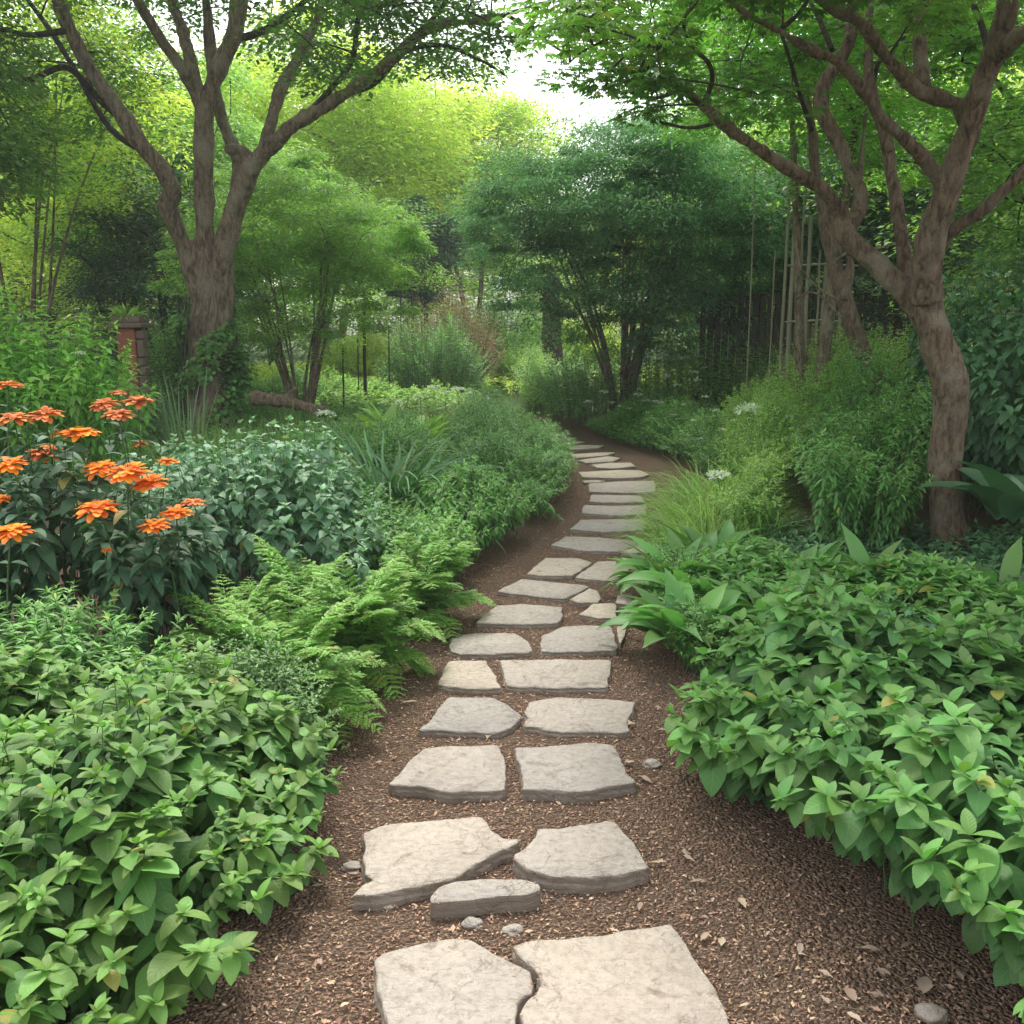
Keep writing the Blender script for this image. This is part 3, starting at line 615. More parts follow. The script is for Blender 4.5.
# --- orange zinnias
zr = mass('zinnia_plant', 'tall dark-leaved zinnia clump with orange flowers at the left edge', 'flowering plant',
     [(-1.25,3.9),(-1.3,4.4),(-1.7,4.8),(-3.2,4.9),(-3.2,3.85),(-1.6,3.8)], lambda x, y: .84, .13, .15, .062, 'zinnia_leaf', nodes=8, per=2, rows=6, kind='ovate', th=(-.3, .55), bend=.9, rim=.6, edgew=.4, seed=6, young=.4, wave=.05, tipn=2, stemr=.004)
FL = [(8,385,30,4.6,1),(45,414,34,4.5,1),(14,418,34,4.3,1),(80,433,36,4.2,0),(62,434,24,4.5,1),(104,404,28,4.7,1),(118,414,30,4.5,1),(138,401,30,4.8,1),(118,393,16,4.9,1),(45,452,36,4.6,1),(10,465,32,4.0,0),
      (100,468,34,4.1,0),(128,472,44,3.95,0),(150,482,34,4.0,0),(168,461,20,4.4,0),(97,508,42,3.8,0),(155,525,30,3.85,0),(176,513,32,3.95,0),(193,502,24,4.2,1),(12,531,38,3.7,0),(0,499,20,4.0,0),(107,550,11,3.8,0),(140,444,16,4.8,1)]
sa = Acc()
for k, (px, py, dpx, Yd, fd) in enumerate(FL):
    rng = np.random.default_rng(600+k); c = pt(px, py, Yd); Rf = pxr(dpx/2, Yd)*1.15
    a = Acc(); tilt = -abs(rng.normal(.12, .14))
    for ring, (np_, fl_, th_, bn_) in enumerate([(16, 1.0, .10, .45), (14, .80, .22, .4), (10, .52, .40, .4)]):
        b = np.tile(c, (np_, 1)); az = np.arange(np_)*2*np.pi/np_+ring*.3+rng.normal(0, .06, np_); b[:, 2] += ring*Rf*.035
        b += np.stack([np.cos(az), np.sin(az), 0*az], 1)*Rf*.06
        blades(a, b, az, th_+rng.normal(0, .12, np_)-tilt*np.sin(az), bn_, Rf*fl_*rng.uniform(.85, 1.05, np_), Rf*.38*(.6+.4*fl_), rows=5, kind='petal', fold=.15, tone=rng.random(np_)*.6+.1*ring, rnd=rng.random(np_), wave=.08, rng=rng)
    f = a.obj('flower', M['faded' if fd else 'orange'], zr)
    d_ = Acc(); nn = 50; rr = Rf*.2*np.sqrt(rng.random(nn)); aa = rng.uniform(0, 6.28, nn)
    b = c + np.stack([rr*np.cos(aa), rr*np.sin(aa), Rf*.22+0*rr], 1)
    blades(d_, b, aa, 1.3, .3, Rf*.16, Rf*.05, rows=1, cols=2, kind='strap', rnd=rng.random(nn))
    fc = d_.obj('flower_centre', M['yellow_centre' if k % 2 else 'brown_centre'], None, attrs=False)
    fc.parent = f
    me = fc.data; co = np.empty(len(me.vertices)*3, np.float32); me.vertices.foreach_get('co', co); co = co.reshape(-1, 3)-np.array(zr.location, np.float32); me.vertices.foreach_set('co', co.ravel())
    g0 = np.array([[c[0]-rng.uniform(-.05, .1), c[1]+rng.uniform(-.05, .2), .0]]); mid_ = np.array([[g0[0, 0], g0[0, 1], c[2]*.7]])
    tubes(sa, bez(g0, mid_, c[None]-[[0, 0, .005]], 8), np.linspace(.0045, .003, 8)[None], 5)
    # leaf pairs up the flower stalk
    cv = bez(g0, mid_, c[None], 9)[0][[5, 6, 7]]
    la = Acc()
    for q_, pp in enumerate(cv):
        blades(la, np.stack([pp, pp]), np.array([0, np.pi])+rng.uniform(0, 3), rng.uniform(-.1, .5, 2), .8, .11*rng.uniform(.8, 1.1, 2), .042, rows=6, kind='ovate', rnd=rng.random(2), tone=rng.random(2)*.4, wave=.05, rng=rng)
    la.obj('stalk_leaves', M['zinnia_leaf'], zr)
sa.obj('flower_stalks', M['stem'], zr, attrs=False)

# --- left side beds, going back
mass('heart_leaved_shrub', 'pale silvery green shrub of shiny heart-shaped leaves right of the orange flowers', 'shrub',
     [(-.72,4.75),(-.66,5.2),(-.85,5.9),(-2.2,6.3),(-2.3,5.2),(-1.75,4.7),(-1.2,4.6)], lambda x, y: .88-.25*max(0, x+1.3), .095, .080, .066, 'pale_leaf', nodes=9, per=2, rows=5, kind='heart', th=(-.45, .15), bend=.6, rim=.5, edgew=.4, seed=7, wave=.08, young=.9, lumps=.2)
mass('dotted_leaf_shrub', 'rounded mid green shrub with small glossy leaves between the heart-leaved shrub and the ferns', 'shrub',
     [(-.55,5.1),(-.5,5.7),(-.7,6.2),(-1.2,6.2),(-1.1,5.6),(-.9,5.1)], .62, .065, .048, .028, 'mid2', nodes=11, per=2, rows=3, rim=.5, edgew=.35, seed=8)
mass('astilbe', 'coarse-leaved green astilbe bank leaning over the path below the bend', 'perennial plant',
     [(-.36,5.2),(-.22,5.7),(-.08,6.25),(.10,6.8),(.2,7.2),(-.3,7.6),(-.9,6.8),(-.7,5.8),(-.55,5.2)], .50, .075, .085, .032, 'mid', nodes=9, per=3, rows=4, kind='lance', rim=.4, edgew=.35, seed=9, th=(-.5, .5), bend=.9, young=.9)

def rosette(name, label, cat, x, y, n, L, Wd, th, bend, mat, kind='strap', rows=9, seed=1, spread=.06, group=None, z=0., fold=.3, tone=.5, wave=0., cols=3, sub='leaves'):
    rng = np.random.default_rng(seed); rt = empty(name, (x, y, 0), label, cat, group); a = Acc()
    rr = spread*np.sqrt(rng.random(n)); aa = rng.uniform(0, 6.28, n); az = aa+rng.normal(0, .5, n)
    b = np.stack([x+rr*np.cos(aa), y+rr*np.sin(aa), np.full(n, z+.0)], 1); Ln = L*rng.uniform(.65, 1.1, n)
    blades(a, b, az, rng.uniform(th[0], th[1], n), rng.uniform(bend[0], bend[1], n), Ln, Wd*rng.uniform(.75, 1.1, n), rows, cols, kind, fold, np.clip(rng.normal(tone, .25, n), 0, 1), rng.random(n), rng.normal(0, .2, n), rng.normal(0, .3, n), wave, rng)
    a.obj(sub, M[mat], rt); return rt
rosette('daylily', 'dark green fountain of arching strap leaves in the middle of the left bed', 'perennial plant', -.90, 7.0, 480, .98, .026, (.6, 1.5), (1.0, 2.5), 'dark', seed=31, spread=.18, z=.12)
rosette('daylily', 'smaller dark arching strap-leaved clump just behind and left of the big dark green fountain', 'perennial plant', -1.4, 7.4, 320, .95, .024, (.7, 1.5), (1.2, 2.6), 'dark', seed=32, spread=.14)
mass('path_edge_mound', 'long rounded mound of fine green foliage on the inside of the path bend', 'perennial plant',
     [(.22,7.3),(.48,8.1),(.62,8.9),(.68,9.8),(.62,11.0),(.45,12.4),(.1,13.2),(-.8,13),(-1.0,10.5),(-.6,8.2)], lambda x, y: .56+.02*(y-8), .09, .080, .019, 'mid2', nodes=13, per=3, rows=2, kind='lance', th=(-.2, .9), bend=.8, rim=.35, edgew=.5, seed=10, stemr=.002, lumps=.5, lumpsize=.55)
mass('deep_green_perennial', 'deep green leafy patch between the dark green fountain and the rounded path mound', 'perennial plant',
     [(-.35,7.5),(-.5,8.3),(-.9,10.3),(-1.9,10.2),(-2.1,8.2),(-1.4,7.8),(-.9,7.5)], .60, .085, .075, .024, 'mid', nodes=10, per=3, rows=3, kind='lance', rim=.5, seed=11, lumps=.35, lumpsize=.7)
rosette('burdock', 'bright lime green clump of very large leaves at the top of the left bed', 'perennial plant', -1.12, 10.4, 60, .62, .17, (.7, 1.5), (.5, 1.6), 'yellowgreen', kind='ovate', seed=33, spread=.3, wave=.1, z=.25)
for k, (x, y, lab) in enumerate([(-2.2, 8.6, 'upright meadow grass tuft below the fallen log'), (-2.75, 9.0, 'meadow grass tuft at the foot of the ivy-clad tree'), (-1.75, 9.4, 'meadow grass tuft under the lone white flower head'), (-2.3, 7.6, 'grass tuft rising behind the heart-leaved shrub'), (-2.2, 10.2, 'far grass tuft right beside the log end')]):
    rosette('grass_tuft', lab, 'grass', x, y, 420, .85, .010, (1.0, 1.57), (.3, 1.5), 'grass', kind='grass', rows=5, cols=2, seed=40+k, spread=.42, group='meadow grass tufts in the left bed', tone=.3, sub='blades')
mass('meadow_bed', 'low mixed green planting in front of the big tree, behind the grasses', 'perennial plant',
     [(-1.2,10.2),(-.9,13.5),(-3,16),(-9,17),(-9,10.2),(-5,9),(-2.8,8.6),(-2.4,6.6),(-3.2,6.2),(-2.2,6.2),(-2.0,8.0)], lambda x, y: .30+.05*abs(x+2.6), .12, .085, .028, 'mid', nodes=8, per=3, rows=2, kind='lance', rim=.8, seed=12, lumps=.5, lumpsize=1.3, stemr=.003)
mass('lime_shrub', 'bright lime green leafy shrub at the left edge above the orange flowers', 'shrub',
     ell(-4.9, 8.6, 1.75, 1.1, seed=2), lambda x, y: 1.62, .15, .13, .05, 'bright', nodes=13, per=3, rows=4, kind='lance', rim=.6, edgew=.7, seed=13, th=(-.4, .5), t0=.15, young=.9)
mass('silver_shrub', 'grey-green variegated small shrub at the foot of the brick pillar', 'shrub',
     ell(-4.1, 10.6, .6, .5, seed=3), .95, .09, .05, .03, 'iris', nodes=14, per=2, rows=2, rim=.5, edgew=.4, seed=14)
mass('ivy_shrub', 'dark ivy-leaved bush between the brick pillar and the big tree trunk', 'shrub',
     ell(-4.15, 12.7, .55, .5, seed=4), 1.95, .09, .055, .045, 'mid', nodes=26, per=2, rows=2, rim=.7, edgew=.4, seed=15, t0=.08)
rosette('iris', 'stiff pale blue-green sword leaves standing in front of the big tree trunk', 'perennial plant', -3.0, 9.0, 30, 1.0, .030, (1.35, 1.57), (.0, .35), 'iris', kind='grass', rows=6, seed=35, spread=.15, z=.1)

# --- right side
mass('leafy_shrub', 'big fresh green bush of broad pointed leaves filling the lower right corner', 'shrub',
     [(.54,2.80),(.51,3.15),(.70,3.5),(1.15,3.75),(2.9,3.95),(2.9,1.2),(1.0,1.45),(.86,1.9),(.68,2.4)],
     lambda x, y: .54, .094, .122, .078, 'fg_leaf_r', nodes=8, per=3, rows=8, kind='oval', th=(-.35, .35), bend=.75, rim=.40, edgew=.5, seed=16, wave=.03, young=.8, lumps=.5, lumpsize=.62, lean=.2, t0=.25, fold=.18, sizevar=.4, jitter=.05)
HS = [(.70, 4.35, 'broad lance-leaved clump touching the narrow stone sliver'), (1.12, 4.55, 'lance-leaved clump behind the corner bush, farther from the path than its twin'), (.88, 5.0, 'lance-leaved clump with one upright yellow-green leaf in its heart'), (1.40, 5.25, 'taller lance-leaved clump nearest the right tree'),
      (1.05, 5.75, 'lance-leaved clump next to the bright path grass'), (1.85, 5.1, 'lance-leaved clump right in front of the right tree trunk'), (.78, 5.35, 'small lance-leaved clump hanging over the mossy stone'), (2.4, 4.9, 'lance-leaved clump between the corner bush and the right edge of the photo')]
for k, (x, y, lab) in enumerate(HS):
    x += .14
    rosette('broad_leaved_perennial', lab, 'perennial plant', x, y, 50, .42, .11, (.6, 1.5), (.8, 1.9), 'mid' if k % 2 == 0 else 'mid2', kind='lance', rows=9, seed=50+k, spread=.13, group='broad lance-leaved clumps on the right bank', wave=.06, z=.06, fold=.35, tone=.25)
mass('small_leaved_herb', 'fringe of fine foliage at the right path edge under the lance-leaved clumps', 'herb',
     [(.66,4.0),(.62,4.6),(.72,5.6),(.95,6.4),(1.3,6.3),(1.2,5.0),(.95,4.0)], .26, .055, .045, .02, 'mid', nodes=10, per=2, rows=2, rim=.4, edgew=.2, seed=17)
for k, (x, y, h_, lab) in enumerate([(1.40, 6.7, .62, 'bright yellow-green grass tuft at the right path edge, nearest one'), (1.62, 7.6, .68, 'bright yellow-green grass tuft at the right path edge, middle one'), (1.88, 8.6, .7, 'bright yellow-green grass tuft at the right path edge, farthest one')]):
    rosette('grass_tuft', lab, 'grass', x, y, 800, h_*.78, .010, (.5, 1.5), (.9, 2.2), 'yellowgreen', kind='grass', rows=5, cols=2, seed=60+k, spread=.42, tone=.45, group='bright grass tufts on the right bank', sub='blades')
mass('yellow_green_bank', 'sunny yellow-green bank of fine foliage and grasses rising right of the bend', 'perennial plant',
     [(1.35,6.3),(1.5,7.5),(1.85,9.0),(2.2,10.4),(2.6,12.5),(3.6,13.2),(5.5,13),(4.6,10.5),(3.0,9.4),(2.2,7.6),(1.8,6.2)], lambda x, y: .55+.30*max(0, x-1.6), .095, .075, .018, 'yellowgreen', nodes=15, per=3, rows=2, kind='lance', rim=.6, edgew=.5, seed=18, th=(-.3, .9), lumps=.35, lumpsize=.8, stemr=.002)
mass('lance_leaf_shrub', 'dense green shrub of narrow leaves left of the right tree trunk', 'shrub',
     [(1.75,5.9),(2.5,5.9),(3.0,6.5),(3.1,7.2),(3.6,10.0),(3.0,9.6),(2.4,7.9),(1.9,6.9)], lambda x, y: .85+.35*max(0, x-2.0), .11, .085, .026, 'mid', nodes=16, per=3, rows=3, kind='lance', rim=.7, edgew=.5, seed=19, th=(-.2, .7), bend=.8, lumps=.35, lumpsize=.7, t0=.12)
mass('dark_broadleaf_shrub', 'tall dark shrub with large leaves behind and right of the right tree', 'shrub',
     [(3.15,6.4),(3.3,5.6),(6.5,5.6),(6.8,9.5),(3.9,10.2),(3.35,8.0)], lambda x, y: 1.35+.25*(x-3.2)+.1*(y-6), .17, .15, .075, 'dark_big', nodes=15, per=2, rows=5, kind='ovate', rim=.75, edgew=.6, seed=20, th=(-.6, .2), bend=.6, t0=.12, stemr=.005)
rosette('rhubarb', 'dark blue-green plant with four huge leaves right beside the right tree trunk', 'perennial plant', 3.0, 5.75, 12, .62, .24, (.9, 1.3), (.9, 1.5), 'bluegreen', kind='ovate', seed=36, spread=.15, z=.38, wave=.06, tone=.6)
mass('groundcover_mound', 'low bright green clipped mounds edging the outer side of the path bend', 'perennial plant',
     [(1.0,14.4),(1.12,13.4),(1.38,12.6),(1.68,11.5),(1.82,10.6),(1.75,9.6),(2.1,9.2),(2.7,10.8),(3.0,12.8),(2.2,14.2),(1.6,15.2)], lambda x, y: .50, .075, .055, .018, 'mid2', nodes=11, per=3, rows=0, kind='lance', rim=.35, edgew=.45, seed=24, lumps=.45, lumpsize=.7, stemr=.002)
mass('shade_shrubs', 'dark blue-green low shrubs in the shade under the multi-stemmed shrub', 'shrub',
     [(.35,15.2),(1.1,14.9),(1.7,15.3),(2.4,14.4),(3.2,13.2),(5.5,13.4),(6.5,18),(.9,19),(.3,17)], lambda x, y: .95+.10*(x-1), .13, .07, .035, 'mid', nodes=11, per=3, rows=2, rim=.6, edgew=.6, seed=25, lumps=.35, lumpsize=1.0)
mass('sunny_shrub', 'pale yellow-green rounded shrub left of the shaded shrubs at the far bend', 'shrub',
     [(-.1,17.6),(.5,16.6),(1.0,18.4),(1.2,20.5),(.3,21.5),(.0,19.5)], lambda x, y: 1.35, .13, .07, .028, 'yellowgreen', nodes=16, per=2, rows=2, rim=.4, edgew=.8, seed=26)

mass('coarse_leaved_perennial', 'mound of mid green pointed leaves filling in between the lance-leaved clumps', 'perennial plant',
     [(.88,4.5),(.90,5.1),(1.05,5.7),(1.4,6.0),(2.0,5.5),(2.5,4.9),(2.3,4.5),(1.5,4.35)], .25, .085, .11, .045, 'mid', nodes=8, per=3, rows=5, kind='lance', rim=.5, edgew=.35, seed=38, th=(-.3, .7), lumps=.5, lumpsize=.5)
mass('shade_groundcover', 'dull green leafy ground cover around the foot of the right tree', 'ground cover',
     [(1.5,5.6),(1.25,6.3),(1.9,7.0),(2.6,6.6),(3.6,6.8),(5.5,6.2),(5.5,4.2),(2.9,4.3),(1.6,4.2),(1.0,4.2),(1.1,4.9)], .15, .11, .095, .05, 'dark_big', nodes=4, per=3, rows=3, rim=.7, seed=37, th=(-.4, .3), lumps=.4, lumpsize=.6)
# white umbel flowers
def umbels(name, label, lst, seed, cat='flowering plant', group='white flowering plants', Hoff=.0):
    c0 = pt(*lst[0][:2], lst[0][3]); rt = empty(name, (c0[0], c0[1], 0), label, cat, group); st = Acc(); rng = np.random.default_rng(seed)
    for (px, py, d, Yd) in lst:
        c = pt(px, py, Yd); Rf = pxr(d/2, Yd); n = max(30, int(d*6)); a = Acc()
        rr = Rf*np.sqrt(rng.random(n)); aa = rng.uniform(0, 6.28, n)
        Rf *= 1.08; rr *= 1.08; b = c + np.stack([rr*np.cos(aa), rr*np.sin(aa), -.25*rr**2/Rf + rng.normal(0, Rf*.08, n)], 1)
        s = Rf*.24+.004
        blades(a, b, aa, rng.uniform(-.9, 1.4, n), .3, s, s*.9, rows=0, rnd=rng.random(n), tone=rng.random(n))
        a.obj('flower_head', M['white_petal'], rt)
        b0 = np.array([[c[0]+rng.normal(0, .05), c[1]+rng.normal(0, .05), 0.]]); m_ = np.array([[b0[0, 0], b0[0, 1], c[2]*.6]])
        tubes(st, bez(b0, m_, c[None]-[[0, 0, Rf*.5]], 6), np.full((1, 6), .0026), 4)
        k = 8; rb = np.repeat(c[None]-[[0, 0, Rf*.5]], k, 0); ra = np.arange(k)*.785; re = c+np.stack([Rf*.6*np.cos(ra), Rf*.6*np.sin(ra), -np.full(k, .12*Rf)], 1)
        tubes(st, bez(rb, (rb+re)/2, re, 3), np.full((k, 3), .0018), 3)
    st.obj('stems', M['stem'], rt, attrs=False); return rt
umbels('cow_parsley', 'single large white flower head beside the fallen log', [(325, 412, 19, 9.5)], 71)
umbels('cow_parsley', 'row of white flat flower heads on top of the left bed, behind the lime leaves', [(420,396,10,10.8),(433,387,13,11.5),(446,391,11,11.4),(458,388,14,11.8),(470,393,10,11.6),(399,401,8,10.6),(486,398,8,11.4)], 72)
umbels('cow_parsley', 'flat white flower heads over the yellow-green bank', [(750,407,28,9.2),(722,429,8,9),(745,433,9,9),(718,473,22,7.6),(796,436,13,8.6),(812,425,11,8.8),(800,448,9,8.4),(790,416,9,9)], 73)
umbels('white_flowering_plant', 'scatter of small white blooms in front of the dark shaded shrubs', [(663,354,10.5,15),(682,358,9.0,15),(666,374,9.0,14.5),(673,370,7.5,14.6),(667,376,9.0,14.2),(700,356,9.0,15.4),(694,371,10.5,14.6),(697,379,9.0,14.2),(637,394,10.5,13.8),(588,401,9.0,14.6),(604,391,10.5,14.8),(646,400,7.5,13.4),(655,401,7.5,13.4),(570,399,6.0,15),(620,406,7.5,13.8),(661,363,7.5,15),(705,367,7.5,14.9),(677,384,9.0,14),(629,408,7.5,13.6)], 74)
umbels('white_flowering_plant', 'small white blooms sprinkled along the clipped mounds at the outer bend', [(612,402,7,14.4),(634,404,6,13.9),(660,402,8,13.2),(684,404,6,12.2),(705,396,7,11.4),(646,412,6,13.2),(674,414,7,12),(693,420,6,10.6),(716,410,8,10.6),(733,420,6,9.8),(760,440,8,8.8),(742,452,7,8.6),(700,438,6,10)], 76)
umbels('white_flowering_plant', 'few white specks of bloom above the lime shrub and the orange flowers', [(80,352,10,8.4),(114,363,9,9.5),(106,352,6,9),(187,466,12,6)], 75)

# loose big leaves on the corner bushes' rim come with the shrubs; small sapling tufts on the mulch
rosette('seedling', 'low leafy seedling on bare mulch at the bottom, right of the left corner bush', 'plant', -.80, 1.86, 16, .11, .05, (.1, .9), (.3, .8), 'fg_leaf', kind='ovate', rows=6, seed=81, spread=.03, z=.05)

# ------------------------------------------------------------------ trees
def solid_limbs(limbs, voxel, name, mat, parent, disp=.012, dscale=3.0, smooth=6):
    """merge thick limbs into one skin (voxel remesh) and roughen it"""
    a = Acc()
    for P, r_ in limbs:
        # closed ends
        P = np.asarray(P); r_ = np.asarray(r_)
        d0 = P[0]-P[1]; d1 = P[-1]-P[-2]
        P2 = np.vstack([P[0]+d0/np.linalg.norm(d0)*r_[0]*.2, P, P[-1]+d1/np.linalg.norm(d1)*r_[-1]*.5]); r2 = np.concatenate([[.001], r_, [.001]])
        tubes(a, P2[None], r2[None], 14)
    o = a.obj(name, M[mat], parent, attrs=False)
    m = o.modifiers.new('r', 'REMESH'); m.mode = 'VOXEL'; m.voxel_size = voxel; m.use_smooth_shade = True
    m2 = o.modifiers.new('s', 'SMOOTH'); m2.iterations = smooth; m2.factor = .5
    dg = bpy.context.evaluated_depsgraph_get(); me = bpy.data.meshes.new_from_object(o.evaluated_get(dg)); o.modifiers.clear()
    old = o.data; o.data = me; bpy.data.meshes.remove(old); me.name = name
    n = len(me.vertices); co = np.empty(n*3, np.float32); no = np.empty(n*3, np.float32)
    me.vertices.foreach_get('co', co); me.vertex_normals.foreach_get('vector', no); co = co.reshape(-1, 3); no = no.reshape(-1, 3)
    d = np.array([mnoise.noise(Vector((x*dscale, y*dscale, z*dscale*.45))) + .45*mnoise.noise(Vector((x*dscale*4, y*dscale*4, z*dscale*1.0))) for x, y, z in co], np.float32)
    co += no*(d*disp)[:, None]; me.vertices.foreach_set('co', co.ravel()); me.update()
    if not me.materials: me.materials.append(M[mat])
    for p in me.polygons: p.use_smooth = True
    return o

def limb(pts, Y, dY, n=6):
    """traced limb: photo outline points and radii at trunk distance Y, leaning dY metres away over its length"""
    p = np.array(pts, float); s = np.linspace(0, 1, len(p))
    P = np.array([pt(x, y, Y + dY*t) for (x, y, r_), t in zip(p, s)]); rr = np.array([pxr(r_, Y+dY*t) for (x, y, r_), t in zip(p, s)])
    rr = rr*(.84 if Y < 7 else .86)
    q = catmull(np.column_stack([P, rr]), n); return q[:, :3], np.maximum(q[:, 3], .003)

def clump_leaves(a, cen, rad, n, L, Wd, rng, flat=.45, palm=0, th=(-.6, .3), tone=(.4, .3), yhi=None, rows=0):
    k = len(cen); N = k*n; c = np.repeat(cen, n, 0); r_ = np.repeat(rad, n)
    u = rng.normal(0, 1, (N, 3)); u /= np.linalg.norm(u, axis=1, keepdims=True); rr = rng.random(N)**.45
    p = c + u*(r_*rr)[:, None]*np.array([1, 1, flat]); p[:, 2] -= .25*r_*(rr*np.hypot(u[:, 0], u[:, 1]))**2
    az = np.arctan2(u[:, 1], u[:, 0])+rng.normal(0, .7, N); t = rng.uniform(th[0], th[1], N); s = rng.uniform(.65, 1.2, N)
    tn = np.clip(rng.normal(tone[0], .15, N)+np.repeat(rng.normal(0, tone[1], k), n), 0, 1); rd = rng.random(N)
    if palm:
        for q in range(palm):
            o_ = (q-(palm-1)/2)/((palm-1)/2)*1.15; f = 1-.35*abs(o_)/1.15
            blades(a, p, az+o_, t-.1*abs(o_), .5, L*s*f, Wd*s*f, rows=rows, cols=2, kind='lance', tone=tn, rnd=rd, roll=rng.normal(0, .2, N))
    else: blades(a, p, az, t, rng.uniform(0, .8, N), L*s, Wd*s, rows=rows, cols=2, kind='lance', tone=tn, rnd=rd, roll=rng.normal(0, .3, N))

def twigs_to(a, cen, anchors, arad, rng, r0=.012, K=5, inner=4, rad=None):
    """branching growth: every leaf clump joins the nearest limb or the twig of a clump joined before it"""
    k = len(cen); d0 = np.linalg.norm(cen[:, None]-anchors[None], axis=2).min(1); order = np.argsort(d0)
    buf = np.zeros((len(anchors)+k*4, 3)); na = len(anchors); buf[:na] = anchors; curves = np.zeros((k, 8, 3)); ln = np.zeros(k)
    for o_ in order:
        c = cen[o_]; dv = c-buf[:na]; d = np.linalg.norm(dv, axis=1)+np.maximum(-dv[:, 2], 0)*1.0; j = d.argmin(); A = buf[j]
        m = (A+c)/2 + rng.normal(0, .07, 3)*d[j] + np.array([0, 0, .10])*d[j]
        cv = bez(A[None], m[None], c[None], 8)[0]; curves[o_] = cv; ln[o_] = d0[o_]
        buf[na:na+4] = cv[[2, 4, 6, 7]]; na += 4
    rr = np.clip(r0*1.5-ln*.003, r0*.45, .05)
    tubes(a, curves, rr[:, None]*np.linspace(1, .45, 8)[None], K)
    if inner:
        b = np.repeat(cen, inner, 0); rd = np.repeat(rad, inner) if rad is not None else .3; u = rng.normal(0, 1, b.shape); u[:, 2] *= .4; u /= np.linalg.norm(u, axis=1, keepdims=True)
        e = b + u*(rd*.9)[:, None]; tubes(a, bez(b, (b+e)/2+[0, 0, .04], e, 4), np.full((len(b), 1), r0*.3)*np.linspace(1, .4, 4)[None], 3)

# ---- big tree on the left
YL = 12.4
rootL = empty('tree', (*G(212, 446)[:2], 0), 'large multi-limbed tree with ivy on its trunk on the left', 'tree')
LL = [
 limb([(213,480,34),(212,440,27),(211,400,24),(211,350,26),(213,318,26),(214,290,22)], YL, 0),
 limb([(206,318,14),(198,285,12),(186,250,10),(174,222,9.5),(167,205,10),(172,190,9.5),(158,166,9.5),(140,142,9),(112,100,8.5),(86,62,8),(68,25,8),(56,-10,7.5),(35,-80,6),(0,-170,4)], YL, -1.2),
 limb([(207,320,15),(205,290,12),(204,235,11),(204,175,10.5),(204,120,10.5),(212,85,9.5),(228,50,9),(238,10,9),(243,-60,7.5),(225,-160,5)], YL-.05, -.6),
 limb([(203,110,8),(190,82,7.5),(172,55,7),(152,25,6.5),(135,-5,6),(105,-70,4)], YL-.2, -1.0),
 limb([(202,115,8),(196,80,7),(186,40,6.5),(174,5,6),(160,-50,5)], YL+.1, .9),
 limb([(220,320,17),(222,280,15),(226,245,12.5),(238,200,11),(258,160,10.5),(292,127,8.5),(340,98,7.5),(378,70,6.5),(408,45,5.5),(440,25,4.5),(485,20,3.6),(535,5,3.0),(590,-15,2)], YL, -1.6),
 limb([(222,250,10),(235,205,9),(238,165,8),(224,125,7),(214,90,6.5),(210,40,6.5),(203,-30,5.5)], YL+.35, .5),
 limb([(262,158,8),(270,125,7),(283,85,6),(305,45,5.5),(322,5,5),(335,-50,4)], YL-.3, .6),
 limb([(238,180,6),(248,160,8),(242,150,7),(228,150,5)], YL+.1, .1),
]
solid_limbs(LL, .022, 'trunk', 'bark', rootL, disp=.035, dscale=4.5, smooth=4)
LT = [
 limb([(128,125,4),(100,100,4),(68,68,3.5),(35,78,3.5),(0,90,3),(-50,105,2)], YL-.5, -.6),
 limb([(150,155,4),(110,128,3.5),(75,70,3),(50,30,3),(20,-10,2)], YL-.4, .8),
 limb([(350,93,4),(378,80,3.5),(410,40,3),(440,10,2.5),(460,-30,2)], YL-.8, .3),
 limb([(300,122,4),(330,90,3.5),(352,60,3),(358,20,3),(372,-20,2)], YL-.6, -.8),
 limb([(235,40,5),(265,30,4),(300,5,3),(330,-25,2.5)], YL-.4, -.5),
 limb([(400,52,3),(440,45,2.5),(480,60,1.8),(505,75,1.2)], YL-1, .6),
 limb([(60,-10,4),(20,-5,3.5),(-30,-15,3)], YL-1, -.3),
 limb([(505,14,2.4),(535,32,1.8),(560,50,1.4),(585,58,1)], YL-1.4, -.3),
 limb([(72,30,4),(30,35,3),(0,30,2.5),(-40,40,2)], YL-.9, -.8),
]
tw = Acc(); allP = np.vstack([l[0] for l in LL+LT]); allR = np.concatenate([l[1] for l in LL+LT])
for P, r_ in LT: tubes(tw, P[None], r_[None], 8)
rng = np.random.default_rng(90)
cl = []
def lowL(px):   # lower outline of the crown seen from the path
    return np.interp(px, [-400, -60, 60, 130, 190, 250, 330, 400, 440, 500, 545, 600], [215, 225, 205, 120, 70, 60, 90, 95, 100, 70, 28, 5])
while len(cl) < 800:
    px = rng.uniform(-420, 600); py = rng.uniform(-330, 215); Yd = YL+rng.uniform(-3.2, 3.4)
    if py > lowL(px)-rng.uniform(0, 30): continue
    if py < -260-.0006*(px-150)**2*-1 and rng.random() < .3: continue
    dens = 1.0 if py > -150 else .6
    if Yd < YL+.2 and 20 < px < 270 and py > -20: continue
    if 470 < px < 600 and py < 120 and rng.random() < .55: continue
    if rng.random() > dens: continue
    cl.append(pt(px, py, Yd))
cl = np.array(cl); anch = allP[allP[:, 2] > 3.0]
rad = rng.uniform(.30, .6, len(cl)); twigs_to(tw, cl, anch, None, rng, .010, inner=4, rad=rad)
tw.obj('branches', M['bark_dark'], rootL, attrs=False)
lf = Acc(); clump_leaves(lf, cl, rad, 210, .085, .045, rng, flat=.4)
lf.obj('crown', M['canopy'], rootL)

